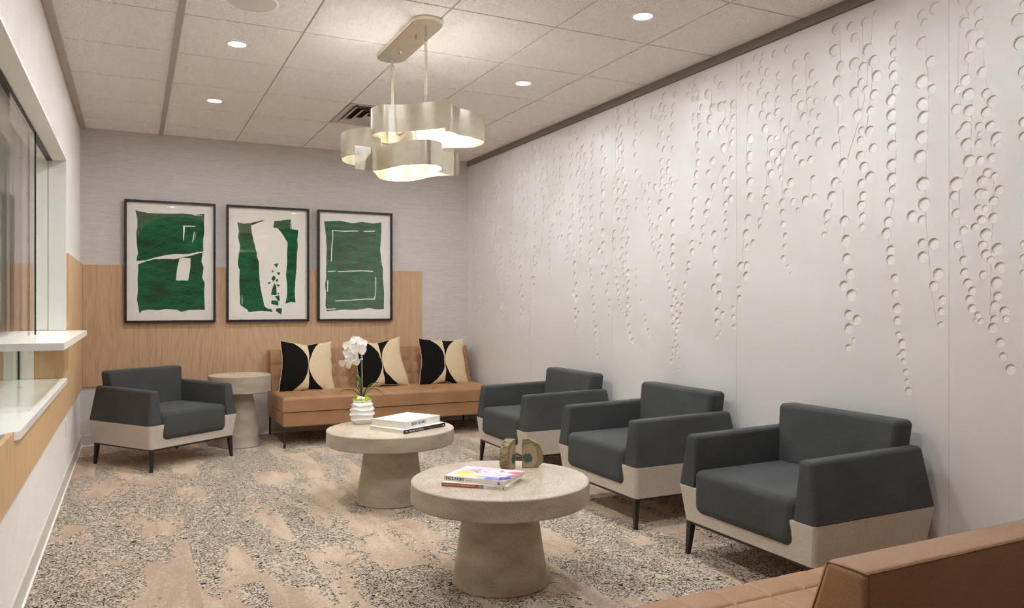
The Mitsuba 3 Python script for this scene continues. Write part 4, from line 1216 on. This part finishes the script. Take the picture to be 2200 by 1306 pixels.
put('stake', tube([P3(0.004, 0.14), P3(0.000, 0.30), P3(-0.004, 0.445)], 0.0042, 10), 'stem_green', oc, smooth=True, tw=otw)
put('stem', tube(spline([P3(-0.004, 0.14), P3(-0.006, 0.30), P3(-0.004, 0.44), P3(-0.010, 0.485), P3(-0.032, 0.50), P3(-0.060, 0.485), P3(-0.078, 0.44), P3(-0.088, 0.40), P3(-0.098, 0.36)], 6), np.linspace(0.003, 0.0016, 49), 8), 'stem_dark', oc, smooth=True, tw=otw)
put('stem_clip', cat(tube([P3(-0.003, 0.405), P3(-0.003, 0.418)], 0.008, 12), tube([P3(-0.003, 0.424), P3(-0.003, 0.432)], 0.006, 12)), 'white_plastic', oc, smooth=40, tw=otw)
cv = np.array([P3(-0.030, 0.150, -0.045), P3(0.020, 0.142, -0.055), P3(0.026, 0.172, -0.04), P3(-0.022, 0.182, -0.03)])
cm = trimesh.convex.convex_hull(np.vstack([cv, cv + CS_ * 0.0008]))
put('care_tag', cm, 'cover_white', oc, tw=otw)


def petal(length, width, cup, ang, wide=0.62, seed=0):
    n, m = 10, 6
    V, F = [], []
    for i in range(n + 1):
        s = i / n
        w = width * (math.sin(math.pi * s ** wide) ** 0.55 if 0 < s < 1 else 0.02)
        for k in range(m + 1):
            f = k / m * 2 - 1
            x, y = w * f, length * s
            z = cup * (s * s) + 0.12 * w * f * f + 0.0015 * math.sin(9 * s + 4 * f + seed)
            V.append((x, y, z))
    for i in range(n):
        for k in range(m):
            a = i * (m + 1) + k
            F += [[a, a + 1, a + m + 2], [a, a + m + 2, a + m + 1]]
    t = trimesh.Trimesh(V, F, process=False)
    lo = t.copy()
    lo.vertices = lo.vertices - [0, 0, 0.0007]
    lo.invert()
    t = cat(t, lo)
    t.apply_transform(rot((0, 0, 1), ang))
    return t


def flower_parts(seed):
    a = cat(petal(0.030, 0.011, -0.004, 0, 0.62, seed), petal(0.030, 0.010, -0.004, 128, 0.62, seed + 1), petal(0.030, 0.010, -0.004, -128, 0.62, seed + 2),
            moved(petal(0.034, 0.021, 0.004, 72, 0.66, seed + 3), trans(0, 0, 0.002)), moved(petal(0.034, 0.021, 0.004, -72, 0.66, seed + 4), trans(0, 0, 0.002)))
    lip = cat(moved(hull([(0, -0.002, 0.006, 0.004), (0, -0.009, 0.010, 0.0045), (0.005, -0.012, 0.010, 0.003), (-0.005, -0.012, 0.010, 0.003)], 10), np.eye(4)))
    return a, lip


for k, (px, pz, bk, ux, uz, sc) in enumerate(((-0.082, 0.492, -0.015, -0.5, 0.2, 1.0), (-0.030, 0.520, -0.02, 0.1, 0.5, 1.05), (0.002, 0.505, -0.01, 0.5, 0.3, 0.85), (-0.014, 0.468, -0.045, 0.3, -0.2, 1.2),
                                             (-0.060, 0.428, -0.035, -0.2, -0.1, 1.15), (-0.092, 0.450, -0.01, -0.9, 0.0, 0.8), (-0.052, 0.398, -0.035, 0.1, -0.5, 1.15), (-0.102, 0.378, -0.02, -0.5, -0.7, 1.05), (-0.050, 0.488, -0.005, -0.1, 0.4, 0.9))):
    a, lip = flower_parts(k)
    z = (CR_ * ux * 0.7 - CS_ + np.array([0, 0, uz * 0.7]))
    z /= np.linalg.norm(z)
    up = np.array([0, 0, 1.0]) + CR_ * (0.35 * math.sin(2.1 * k))
    x = np.cross(up, z)
    x /= np.linalg.norm(x)
    y = np.cross(z, x)
    M = np.eye(4)
    sc *= 1.28
    M[:3, 0], M[:3, 1], M[:3, 2] = x * sc, y * sc, z * sc
    M[:3, 3] = P3(px, pz, bk)
    f = put('flower', moved(a, M), 'petal_white', oc, smooth=True, tw=otw)
    put('lip', moved(lip, M @ np.diag([0.62, 0.62, 0.7, 1])), 'petal_yellow', f, smooth=True, tw=otw)
